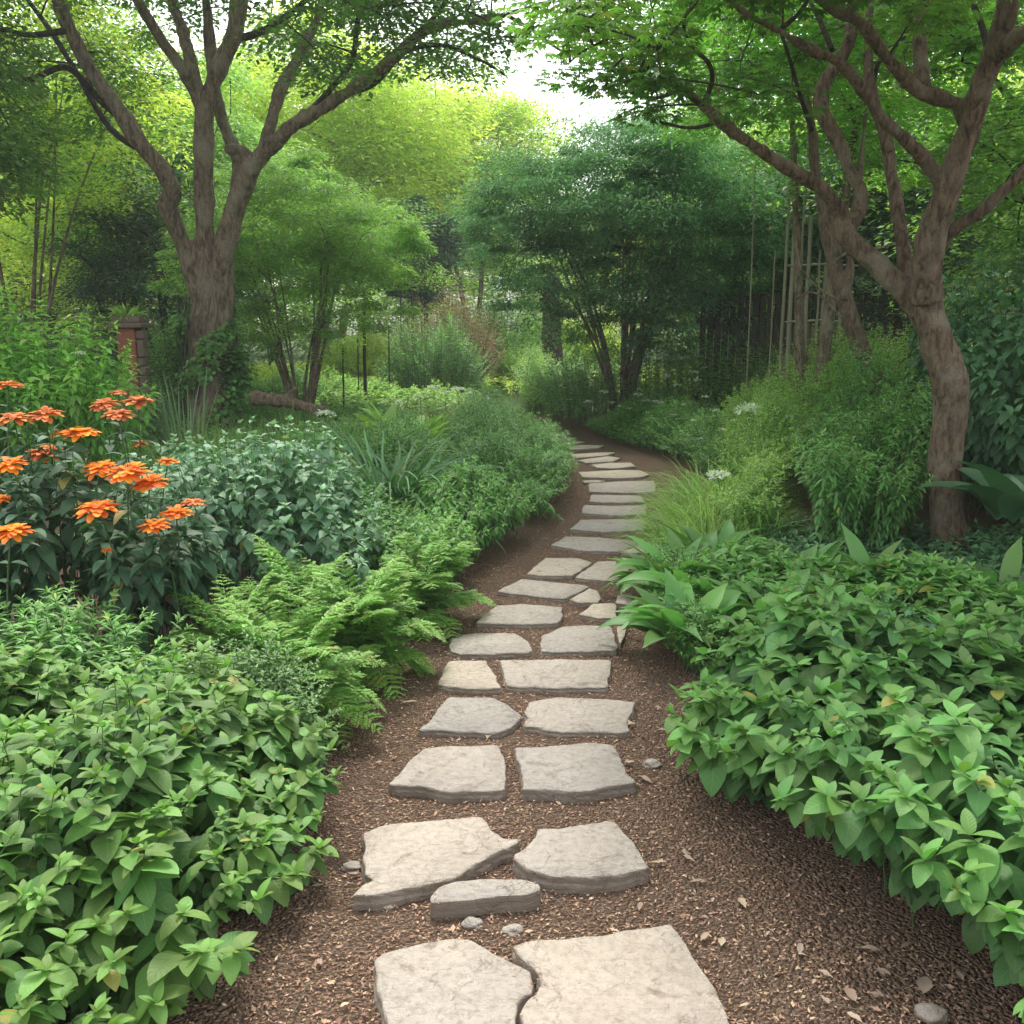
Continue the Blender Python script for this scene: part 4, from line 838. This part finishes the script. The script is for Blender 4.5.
# ivy on the trunk
rng = np.random.default_rng(91); rt = empty('ivy', (*G(212, 446)[:2], 0), 'small-leaved ivy climbing the trunk of the big left tree', 'climbing plant'); a = Acc()
n = 7000; t = rng.random(n); zz = .15+t*1.75; aa = rng.uniform(0, 6.28, n)
cx = pt(211, 380, YL)[0]
dens = .8*np.sin(zz*3.3+aa*1.1)+.8*np.sin(zz*7.3-aa*3+1)+1.3*np.exp(-((zz-1.5)/.22)**2)+1.2*(np.cos(aa) > -.1)*np.exp(-((zz-1.05)/.3)**2)-.7; k = dens > .25; zz, aa = zz[k], aa[k]; n = len(zz)
rr = .33+rng.random(n)**2*.12+.10*np.exp(-((zz-.9)/.35)**2)*(np.cos(aa) > 0)
b = np.stack([cx+rr*np.cos(aa), YL+rr*np.sin(aa), zz], 1)
blades(a, b, aa+rng.normal(0, .5, n), rng.uniform(-1.2, .1, n), .3, .065, .06, rows=0, tone=rng.random(n)*.6, rnd=rng.random(n)); 
# bushy spray standing off the trunk
n = 2600; u = rng.normal(0, 1, (n, 3)); u /= np.linalg.norm(u, axis=1, keepdims=True); p = pt(234, 374, YL-.1)+u*rng.random((n, 1))**.4*np.array([.17, .2, .36])
blades(a, p, rng.uniform(0, 6.28, n), rng.uniform(-.6, .6, n), .3, .06, .055, rows=0, tone=rng.random(n)*.7, rnd=rng.random(n))
a.obj('foliage', M['mid2'], rt)
st = Acc(); k = 14; a0 = rng.uniform(0, 6.28, k); z0 = np.linspace(0, 1, 12)
P = np.stack([cx+.34*np.cos(a0[:, None]+z0*1.2), YL+.34*np.sin(a0[:, None]+z0*1.2), np.broadcast_to(.0+z0*1.9, (k, 12))], 2); tubes(st, P, np.full((k, 12), .008), 4); st.obj('stems', M['woody'], rt, attrs=False)

# ---- tree on the right
YR = 6.2
rootR = empty('tree', (*G(955, 566)[:2], 0), 'forked brown-barked tree on the right with a crown of lobed leaves', 'tree')
LR = [
 limb([(952,600,30),(953,565,25),(948,525,22),(944,480,20),(947,440,19),(951,410,21),(949,378,22),(938,345,20),(931,318,18),(926,290,17)], YR, 0),
 limb([(940,352,14),(925,318,15),(903,290,13.5),(878,265,13),(852,243,12.5),(838,222,11.5),(832,205,10)], YR, .25),
 limb([(842,215,9),(826,192,8.5),(795,172,7.5),(760,150,6.8),(725,125,6),(703,105,5),(682,86,3.8),(645,62,3),(605,35,2.4),(560,-5,2)], YR+.2, -1.0),
 limb([(846,235,9),(858,215,8),(862,195,7.5),(850,170,7.5),(838,140,8),(822,112,8),(824,85,8),(838,62,7.5),(850,40,7),(852,10,6),(858,-60,5)], YR+.35, .5),
 limb([(929,300,18),(927,270,17.5),(932,235,17),(944,200,15.5),(955,165,14.5),(968,130,13.5),(978,95,13.5),(992,60,13),(1004,20,13),(1018,-40,12),(1060,-150,8)], YR-.05, -.5),
 limb([(935,250,10),(955,228,8.5),(980,212,7.5),(1004,190,6.5),(1035,160,6),(1080,120,4)], YR, -.4),
 limb([(985,72,10),(1008,45,9),(1035,25,8),(1070,-10,6)], YR-.3, -.7),
 limb([(948,200,10),(932,170,8.5),(916,150,7.5),(896,131,7),(879,115,7),(862,88,6.5),(839,63,6),(809,49,5.5),(779,31,5),(749,16,4.5),(720,-8,4)], YR-.1, -.9),
 limb([(968,125,9),(955,103,8.5),(922,93,8),(899,72,8),(876,43,7.5),(856,20,7),(825,3,6),(790,-25,5)], YR-.2, -.6),
 limb([(926,98,8),(921,70,8),(920,30,7.5),(926,-20,7),(935,-90,5)], YR-.2, .5),
 limb([(916,300,8),(906,267,7.5),(900,225,7.5),(893,180,7),(886,138,6.5),(872,95,6),(868,50,5),(872,-10,4)], YR+.15, .5),
]
solid_limbs(LR, .011, 'trunk', 'bark2', rootR, disp=.016, dscale=7, smooth=4)
RT = [
 limb([(703,105,3.5),(712,80,3),(708,62,2.6),(690,45,2.2),(684,20,1.8),(700,-5,1.4)], YR-.6, -.4),
 limb([(700,104,3),(680,92,2.4),(655,98,2),(630,92,1.6)], YR-.7, -.3),
 limb([(720,122,2.6),(690,128,2),(660,122,1.6)], YR-.5, -.4),
 limb([(780,30,3),(800,12,2.5),(815,-15,2)], YR-.8, -.2),
 limb([(812,130,3),(800,95,2.5),(790,60,2.2),(782,35,2)], YR+.4, -.6),
 limb([(832,50,3.5),(822,25,3),(810,0,2.5)], YR-.2, .3),
 limb([(870,100,3),(880,60,2.6),(905,35,2.2),(915,0,2)], YR+.5, .3),
 limb([(990,60,4),(980,20,3.5),(960,-20,3)], YR-.3, .4),
 limb([(650,66,2),(630,80,1.5),(605,88,1.1)], YR-.8, -.3),
 limb([(610,38,1.8),(585,50,1.3),(570,62,1)], YR-.8, -.3),
]
tw = Acc(); allP = np.vstack([l[0] for l in LR+RT])
for P, r_ in RT: tubes(tw, P[None], r_[None], 7)
rng = np.random.default_rng(95); cl = []
def lowR(px): return np.interp(px, [555, 600, 650, 700, 760, 820, 900, 1000, 1300], [85, 112, 125, 135, 120, 110, 100, 135, 155])
while len(cl) < 470:
    px = rng.uniform(560, 1300); py = rng.uniform(-380, 150); Yd = YR+rng.uniform(-2.2, 2.6)
    lo_ = lowR(px)-rng.uniform(0, 40)
    if py > lo_: continue
    if Yd < YR-.5 and py > lo_-60 and px > 780: continue
    if py < -200 and rng.random() < .45: continue
    if Yd < YR+.3 and py > -15 and px > 700 and rng.random() < .88: continue
    cl.append(pt(px, py, Yd))
cl = np.array(cl); rad = rng.uniform(.16, .38, len(cl)); twigs_to(tw, cl, allP[allP[:, 2] > 2.3], None, rng, .006, inner=4, rad=rad)
tw.obj('branches', M['bark_dark'], rootR, attrs=False)
lf = Acc(); clump_leaves(lf, cl, rad, 80, .066, .021, rng, flat=.35, palm=5, th=(-.5, .15), tone=(.35, .35))
lf.obj('crown', M['maple'], rootR)

# ---- generic trees further back
def tree(name, label, x, y, H, Rc, zc, mat, seed, nc=110, nl=260, L=.09, Wd=.05, flat=.5, trunk=.12, bark='bark_dark', group=None, stems=1, wobble=.38, th=(-.6, .3), rad=(.10, .22), palm=0):
    """H height, Rc crown radius, zc height where the crown starts"""
    rng = np.random.default_rng(seed); rt = empty(name, (x, y, 0), label, 'tree' if 'tree' in name else 'shrub', group)
    cz = (zc+H)/2; hz = (H-zc)/2; cen = []
    while len(cen) < nc:
        u = rng.normal(0, 1, 3); u /= np.linalg.norm(u); r_ = rng.random()**.33
        if u[2] < -.2 and rng.random() < .5: continue
        p = u*r_; wob = 1+wobble*mnoise.noise(Vector((u[0]*1.6+seed, u[1]*1.6, u[2]*1.6)))
        cen.append([x+p[0]*Rc*wob, y+p[1]*Rc*wob, cz+p[2]*hz*wob])
    cen = np.array(cen); rd = rng.uniform(rad[0]*.6, rad[1]*1.1, nc)*(Rc+hz)
    bk = Acc()
    ns = stems; a0 = rng.uniform(0, 6.28, ns); sp = 0 if ns == 1 else 1
    b = np.stack([x+sp*.12*np.cos(a0)*rng.random(ns), y+sp*.12*np.sin(a0)*rng.random(ns), np.zeros(ns)-.05], 1)
    top = np.stack([x+np.cos(a0)*Rc*(.55*sp*rng.uniform(.3, 1.1, ns)+.05), y+np.sin(a0)*Rc*(.55*sp*rng.uniform(.3, 1.1, ns)+.05), cz+rng.uniform(-.3, .5, ns)*hz], 1)
    mid = (b+top)/2; mid[:, 2] *= rng.uniform(.85, 1.2, ns); mid[:, :2] = b[:, :2]+(top[:, :2]-b[:, :2])*rng.uniform(.15, .45, ns)[:, None]+rng.normal(0, .1, (ns, 2))
    P = bez(b, mid, top, 12); tubes(bk, P, trunk*(np.linspace(1, .3, 12)[None])*rng.uniform(.6, 1, (ns, 1)), 8)
    anch = P.reshape(-1, 3); anch = anch[anch[:, 2] > zc*.6] if (anch[:, 2] > zc*.6).any() else anch
    # main limbs, then twigs to every clump
    nm = 12; ci = rng.choice(nc, nm, replace=False); ends = cen[ci]; d = np.linalg.norm(ends[:, None]-anch[None], axis=2)+np.maximum(anch[None, :, 2]-ends[:, None, 2]+.3, 0)*2; A = anch[d.argmin(1)]
    LB = bez(A, (A+ends)/2+np.array([0, 0, .1])*hz, ends, 9); tubes(bk, LB, trunk*.45*np.linspace(1, .25, 9)[None]*np.ones((nm, 1)), 6)
    twigs_to(bk, cen, np.vstack([anch, LB[:, 3:].reshape(-1, 3)]), None, rng, trunk*.10, 4, 2, rd)
    bk.obj('trunk', M[bark], rt, attrs=False)
    lf = Acc(); clump_leaves(lf, cen, rd, nl, L, Wd, rng, flat=flat, th=th, tone=(.4, .25), palm=palm)
    lf.obj('crown', M[mat], rt); return rt

# big domed multi-stemmed shrub right of centre
bs = pt(628, 386, 16.2)
tree('multi_stemmed_shrub', 'wide domed blue-green shrub on many thin stems right of the centre', bs[0]-.10, 16.2, 4.75, 2.6, 1.05, 'umbrella', 101, wobble=.12, nc=430, nl=340, L=.085, Wd=.026, flat=.34, trunk=.034, stems=24, bark='bark', th=(-.7, .2), rad=(.07, .16))
a = Acc(); P, r_ = limb([(612,392,5),(600,350,5),(585,322,4.5),(560,300,3.5),(535,292,2.5)], 16.0, -.4); 
# shrub behind it on its right
tree('multi_stemmed_shrub', 'darker blue-green bushy shrub joining the domed one on its right', 4.6, 18.6, 3.9, 1.7, .7, 'umbrella', 102, nc=200, nl=300, L=.085, Wd=.024, flat=.4, trunk=.06, stems=12, rad=(.08, .18))
# left multi-stemmed shrub
tree('multi_stemmed_shrub', 'green bamboo-like shrub on slender stems right of the big tree', -3.2, 15.0, 3.9, 1.8, 1.1, 'far_green', 103, nc=220, nl=330, L=.085, Wd=.024, flat=.4, trunk=.035, stems=16, bark='bark', rad=(.08, .17))
tree('tree', 'bright yellow-green feathery tree behind the bamboo-like shrub', -5.4, 30, 10.2, 4.4, 3.0, 'far_yellow', 104, nc=320, nl=330, L=.17, Wd=.065, flat=.45, trunk=.14, stems=4, bark='bark')
tree('tree', 'yellow-green tree standing left of the sky gap, with a pointed top', -1.5, 38, 10.8, 3.6, 3.0, 'far_yellow', 105, nc=260, nl=300, L=.19, Wd=.075, flat=.5, trunk=.16, stems=2, bark='bark')
tree('conifer_tree', 'small dark round-headed tree with a black trunk near the middle distance posts', -2.3, 26.5, 4.9, 1.35, 2.0, 'far_dark', 106, nc=90, nl=280, L=.11, Wd=.05, trunk=.12)
tree('conifer_tree', 'low dark drooping tree behind the brick pillar', -5.9, 17.5, 4.2, 1.9, .5, 'far_dark', 107, nc=150, nl=300, L=.10, Wd=.03, trunk=.10, stems=5)
tree('tree', 'bright green sunlit tree behind the forked right tree', 3.6, 11.8, 6.6, 2.3, 3.3, 'bright', 108, nc=210, nl=300, L=.085, Wd=.035, flat=.35, trunk=.10, stems=2, bark='bark', palm=0)
tree('tree', 'mid green bushy tree filling the gap right of the forked tree', 7.0, 12.0, 5.6, 2.6, .8, 'far_green', 109, nc=200, nl=280, L=.11, Wd=.05, trunk=.12, stems=3)
tree('shrub_tree', 'dark leafy tree behind the bamboo screen', 5.9, 16.5, 5.2, 2.0, 1.0, 'far_dark', 110, nc=150, nl=300, L=.11, Wd=.05, trunk=.10, stems=3)
tree('tree', 'pale green tree at the far left beyond the dark drooping tree', -9.5, 24, 6.5, 3.2, 1.2, 'far_yellow', 111, nc=160, nl=260, L=.15, Wd=.06, trunk=.14, stems=3)
tree('tree', 'broad mid green tree filling the view under the left tree crown', -7.6, 15.5, 7.0, 2.8, 3.2, 'far_yellow', 113, nc=130, nl=230, L=.11, Wd=.045, trunk=.05, stems=7, bark='bark')
tree('tree', 'green tree behind the big left tree trunk', -7.0, 20.5, 7.0, 2.6, 2.5, 'far_green', 112, nc=180, nl=260, L=.12, Wd=.05, trunk=.12, stems=4)
mass('hedge', 'clipped dark hedge at the left behind the lime shrub', 'hedge', [(-12,14.0),(-5.0,14.0),(-5.0,14.9),(-12,14.9)], 1.55, .14, .07, .035, 'dark', nodes=18, per=3, rows=0, rim=.85, seed=27, t0=.1, lumps=.15)

# mid-distance shrubs
def pshrub(label, px, Yd, rx, H, mat, seed, L=.07, Wd=.03, sp=.12, name='round_shrub', nodes=18, **kw):
    x = pt(px, 380, Yd)[0]; return mass(name, label, 'shrub', ell(x, Yd, rx, rx*.8, seed=seed), H, sp, L, Wd, mat, nodes=nodes, per=3, rows=0, rim=.3, edgew=rx*.7, seed=seed, t0=.12, **kw)
pshrub('rounded dense green shrub in the middle distance, left of the far path', 437, 20.5, 1.35, 1.8, 'mid2', 121)
pshrub('shrub topped with pinkish-orange blooms behind the rounded green shrub', 450, 24, 1.5, 2.55, 'pink_flower', 122, L=.07, nodes=12)
pshrub('pale green shrub behind the rounded green shrub, below the sky gap', 500, 27, 1.7, 2.5, 'far_green', 123, L=.10, Wd=.05)
pshrub('light yellow-green low shrub at the far end of the path', 535, 25, 1.2, 1.35, 'yellowgreen', 124, L=.08)
pshrub('yellow-green shrub beside the dark tree stump, far right of the path', 580, 30, 1.6, 1.9, 'far_yellow', 125, L=.10, Wd=.05)
pshrub('low mixed shrub at the foot of the slender dark posts', 335, 18, 1.2, .75, 'yellowgreen', 126)
pshrub('small dark shrub left of the slender dark posts', 290, 17, .9, .9, 'mid', 127)
pshrub('buff shrub with dry seed heads behind the slender posts', 370, 25, 1.5, 1.6, 'far_yellow', 128, L=.09)
tag(mass('far_planting', 'low green planting in the distance left of the path', 'ground cover', [(-.4,13.5),(-.6,19),(-12,24),(-14,17),(-4,16)], .42, .26, .11, .05, 'yellowgreen', nodes=7, per=3, rows=0, rim=.8, seed=28), kind='stuff')
tag(mass('lawn_edge', 'low sunlit greenery in the far distance beyond the path', 'ground cover', [(-8,24),(8,20),(14,30),(-10,34)], .35, .33, .14, .05, 'far_yellow', nodes=6, per=3, rows=0, rim=.8, seed=29), kind='stuff')

# far tree line: three kinds copied round the garden
pa_ = tree('background_tree', 'x', -16, 34, 10, 4.4, -.6, 'far_green', 131, nc=200, nl=240, L=.22, Wd=.10, trunk=.2, stems=2, group='far background trees closing the garden')
pb_ = tree('background_tree', 'x', 12, 36, 9, 4.4, -.6, 'far_yellow', 132, nc=200, nl=240, L=.22, Wd=.10, trunk=.2, stems=3, group='far background trees closing the garden')
fl1 = 'hazy green tree in the far tree line behind the garden'; fl2 = 'hazy yellow-green tree in the far tree line behind the garden'
pa_['label'] = fl1; pb_['label'] = fl2; pa_['group'] = 'green trees of the far tree line'; pb_['group'] = 'yellow-green trees of the far tree line'
for k, (px, Yd, sc) in enumerate([(-420,30,1.0),(-250,38,1.1),(-120,33,.95),(20,42,1.15),(150,36,1.05),(270,42,1.1),(365,58,1.25),(450,64,1.05),(560,64,.80),(640,48,.9),(720,38,1.0),(800,34,1.05),(900,30,1.0),(1010,34,1.1),(1120,28,1.0),(1260,30,1.0),(1420,26,1.0)]):
    x = pt(px, 330, Yd)[0]; src = pa_ if k % 2 else pb_
    dup(src, (x, Yd, 0), rz=k*1.3, sc=sc, label=fl1 if k % 2 else fl2)

# ------------------------------------------------------------------ built things
def box(a, x0, x1, y0, y1, z0, z1, rz=0., jit=0., rng=None):
    v = np.array([(x, y, z) for z in (z0, z1) for x, y in ((x0, y0), (x1, y0), (x1, y1), (x0, y1))], float)
    if jit: v += rng.normal(0, jit, v.shape)
    a.add(v, [(3, 2, 1, 0), (4, 5, 6, 7), (0, 1, 5, 4), (1, 2, 6, 5), (2, 3, 7, 6), (3, 0, 4, 7)])
def bevel(o, w):
    m = o.modifiers.new('bevel', 'BEVEL'); m.width = w; m.segments = 2; return o
M['brick'] = plain('brick', (.26, .085, .05), .8, .35, 25)
M['capstone'] = plain('capstone', (.16, .12, .085), .85, .4, 18)
M['oldwood'] = plain('oldwood', (.20, .17, .12), .8, .4, 12, (4, 4, .5))
M['bamboo'] = plain('bamboo', (.30, .28, .19), .55, .35, 10, (3, 3, .6))
M['darkwood'] = plain('darkwood', (.055, .047, .036), .8, .4, 12, (4, 4, .5))
M['postwood'] = plain('postwood', (.045, .038, .032), .8, .4, 12, (4, 4, .5))
# brick pillar with cap
c = pt(131, 340, 11.6); x = c[0]; rt = empty('brick_pillar', (x, 11.6, 0), 'narrow red-brown brick pillar with a stone cap, behind the orange flowers', 'pillar')
a = Acc(); box(a, x-.125, x+.085, 11.5, 11.75, 0, 1.52); bevel(a.obj('shaft', M['brick'], rt, smooth=False, attrs=False), .008)
a = Acc(); box(a, x-.20, x+.20, 11.42, 11.85, 1.522, 1.58); box(a, x-.16, x+.16, 11.46, 11.80, 1.582, 1.66); bevel(a.obj('cap', M['capstone'], rt, smooth=False, attrs=False), .015)
a = Acc(); r_ = np.random.default_rng(8)
for k in range(14): box(a, x+.088, x+.16+r_.uniform(-.01, .02), 11.52, 11.70, .05+k*.104, .145+k*.104, jit=.006, rng=r_)
bevel(a.obj('stone_edging', M['capstone'], rt, smooth=False, attrs=False), .012)
cr = rosette('stonecrop', 'small yellow-green tuft growing on top of the brick pillar cap', 'plant', x-.03, 11.62, 90, .17, .035, (.2, 1.4), (.5, 1.5), 'yellowgreen', kind='ovate', rows=4, seed=88, spread=.13, z=1.66)
# fallen log and rocks
c = pt(262, 399, 10.8); d = pt(312, 410, 10.8)
a = Acc(); P = catmull([c+[-.12, 0, .02], c, (c+d)/2+[0, 0, .03], d, d+[.15, .05, -.03]], 8); rr = np.interp(np.linspace(0, 1, len(P)), [0, .1, .5, 1], [.04, .08, .07, .045])
rt = empty('fallen_log', (c[0], c[1], 0), 'weathered fallen log lying in the left bed beside the big tree', 'log')
solid_limbs([(P, rr), (np.array([(c+d)/2, (c+d)/2+[.05, 0, .12], (c+d)/2+[.12, 0, .18]]), np.array([.05, .035, .02]))], .012, 'log', 'bark2', rt, disp=.03, dscale=6)
a = Acc()
for k_, off in enumerate([-.15, .25]):
    xx_ = (c[0]+d[0])/2+off; box(a, xx_-.09, xx_+.09, c[1]-.06, c[1]+.1, -.02, .46)
bevel(a.obj('log_support', M['darkwood'], rt, attrs=False, smooth=False), .03)
# slender posts near the far left
for k, (px, top, Yd, r_, lab) in enumerate([(363,312,17.0,.030,'tallest slender dark post, left of the rounded shrub'),(388,325,19,.012,'thin short stake beside the tall dark post'),(342,345,17,.016,'short thin dark stake left of the tall post'),(357,338,17.4,.011,'thin pale cane directly left of the tall dark post'),(412,296,24,.035,'dark post under the small round-headed tree'),(400,296,25,.02,'thin far post left of the small dark tree'),(421,300,25.5,.018,'thin far post right under the small dark tree')]):
    p = pt(px, top, Yd); rt = empty('garden_post', (p[0], Yd, 0), lab, 'post', 'slender garden posts and stakes')
    a = Acc(); tubes(a, np.array([[[p[0], Yd, -.05], [p[0]+.004, Yd, p[2]*.5], [p[0]+.012, Yd, p[2]]]]), np.array([[r_*1.1, r_, r_*.9]]), 8); a.obj('shaft', M['postwood'], rt, attrs=False)
    a = Acc(); tubes(a, np.array([[[p[0]+.012, Yd, p[2]], [p[0]+.012, Yd, p[2]+r_*.6]]]), np.array([[r_*1.15, r_*.4]]), 8); a.obj('cap', M['postwood'], rt, attrs=False)
# big dark stump/trunk in the far middle
c = pt(552, 330, 24); r_ = pxr(9, 24)
rt = empty('tree_stump', (c[0], 24, 0), 'tall dark broken trunk seen under the domed shrub, far behind the path', 'stump')
a = Acc(); P = np.array([[c[0]+.03, 24, -.1], [c[0]+.01, 24, .5], [c[0], 24, 1.3], [c[0]-.02, 24, 2.0], [c[0]-.03, 24, 2.7]]); solid_limbs([(P, np.array([1.5, 1.25, 1.1, 1.0, .95])*r_)], .04, 'trunk', 'bark_dark', rt, disp=.05, dscale=4)
# leaning trunk (second tree, right)
YT = 9.6
rt = empty('tree', (*pt(884, 405, YT)[:2], 0), 'slim tan-barked tree leaning left between the bamboo screen and the forked tree', 'tree')
b0 = pt(884, 405, YT)
LN = [(np.vstack([[b0[0]+.12, YT, -.05], limb([(884,405,9),(876,384,9),(860,345,8.5),(846,305,8.5),(836,270,8.5),(828,235,8),(824,205,7),(815,170,6),(812,130,5),(800,60,4)], YT, .4)[0]]), None)]
P = LN[0][0]; rr = np.interp(np.linspace(0, 1, len(P)), [0, .3, 1], [.10, .085, .035])
L2 = limb([(843,300,5),(850,270,5),(848,235,4.5),(856,200,4),(862,150,3.5),(868,80,3)], YT, .4)
solid_limbs([(P, rr), L2], .014, 'trunk', 'bark_red', rt, disp=.016, dscale=7)
rng = np.random.default_rng(97); cl = np.array([pt(rng.uniform(700, 960), rng.uniform(-120, 110), YT+rng.uniform(-1., 1.6)) for _ in range(110)]); rad = rng.uniform(.25, .45, 110)
tw = Acc(); twigs_to(tw, cl, np.vstack([P[-12:], L2[0][-12:]]), None, rng, .008, inner=3, rad=rad)
for pts in ([(838,300,1.6),(815,285,1.4),(800,265,1.2),(795,235,1)], [(842,318,1.6),(825,300,1.6),(810,292,1.4),(795,300,1)], [(833,262,1.6),(850,252,1.8),(880,248,1.6),(905,240,1.2)]):
    p_, r_ = limb(pts, YT, .2); tubes(tw, p_[None], r_[None], 6)
tw.obj('branches', M['bark'], rt, attrs=False); lf = Acc(); clump_leaves(lf, cl, rad, 200, .075, .030, rng, flat=.35); lf.obj('crown', M['bright'], rt)

# bamboo screen
YB = 12.9; x0 = pt(789, 300, YB)[0]; rt = empty('bamboo_screen', (x0, YB, 0), 'tall screen of pale bamboo poles and wires in front of the dark fence', 'screen'); rng = np.random.default_rng(55)
for px, top, r_ in [(790,172,.022),(797,178,.030),(804,185,.018),(812,215,.028),(820,250,.016),(826,262,.03),(834,270,.02),(842,280,.024),(756,165,.009),(774,250,.010)]:
    p = pt(px, top, YB+rng.uniform(-.1, .1)); a = Acc(); zz = np.linspace(-.05, p[2], 16); tubes(a, np.stack([p[0]+rng.normal(0, .004, 16).cumsum()*.6, np.full(16, p[1]), zz], 1)[None], (r_*(1-.15*(zz/p[2])))[None], 8); a.obj('pole', M['bamboo'], rt, attrs=False)
for z in (.9, 1.6, 2.3): a = Acc(); tubes(a, np.array([[[x0-.05, YB-.04, z], [x0+.4, YB-.045, z+.02], [x0+.85, YB-.04, z]]]), np.full((1, 3), .012), 6); a.obj('rail', M['bamboo'], rt, attrs=False)
a = Acc(); k = 0
for xx_ in np.arange(x0+.02, x0+.75, .075): box(a, xx_, xx_+.055+rng.uniform(0, .012), YB+.06, YB+.075, 0, 1.55+rng.uniform(-.06, .06), jit=.004, rng=rng)
a.obj('slat_panel', M['oldwood'], rt, attrs=False, smooth=False)
rosette('vine', 'dry tangle of thin vine stems wrapped around the bamboo screen', 'climbing plant', x0+.45, YB-.25, 260, 1.9, .008, (1.0, 1.6), (.2, 1.8), 'dryleaf', kind='grass', rows=8, cols=2, seed=89, spread=.42, sub='stems')
# dark picket fence behind
YF = 15.6; xa, xb = pt(700, 330, YF)[0], pt(800, 330, YF)[0]; rt = empty('picket_fence', (xa, YF, 0), 'dark weathered board fence in the shade behind the bamboo screen', 'fence'); rng = np.random.default_rng(56); a = Acc()
for xx_ in np.arange(xa, xb+2.2, .115): box(a, xx_, xx_+.095, YF, YF+.02, .02, 2.05+rng.uniform(-.03, .03), jit=.003, rng=rng)
a.obj('boards', M['darkwood'], rt, attrs=False, smooth=False); a = Acc()
for z in (.4, 1.6): box(a, xa-.05, xb+2.25, YF+.022, YF+.07, z, z+.09)
a.obj('rail', M['darkwood'], rt, attrs=False, smooth=False)

# ------------------------------------------------------------------ air
hz = bpy.data.meshes.new('haze'); a = Acc(); box(a, -60, 60, -8, 75, -1.2, 22); ho = a.obj('haze', None, attrs=False, smooth=False); tag(ho, kind='stuff')
m, t, out = newmat('haze'); pv = N_(t, 'ShaderNodeVolumePrincipled'); pv.inputs['Density'].default_value = .0019; pv.inputs['Color'].default_value = (.93, .97, .93, 1); pv.inputs['Anisotropy'].default_value = 0.1
t.links.new(pv.outputs[0], out.inputs['Volume']); ho.data.materials.clear(); ho.data.materials.append(m)
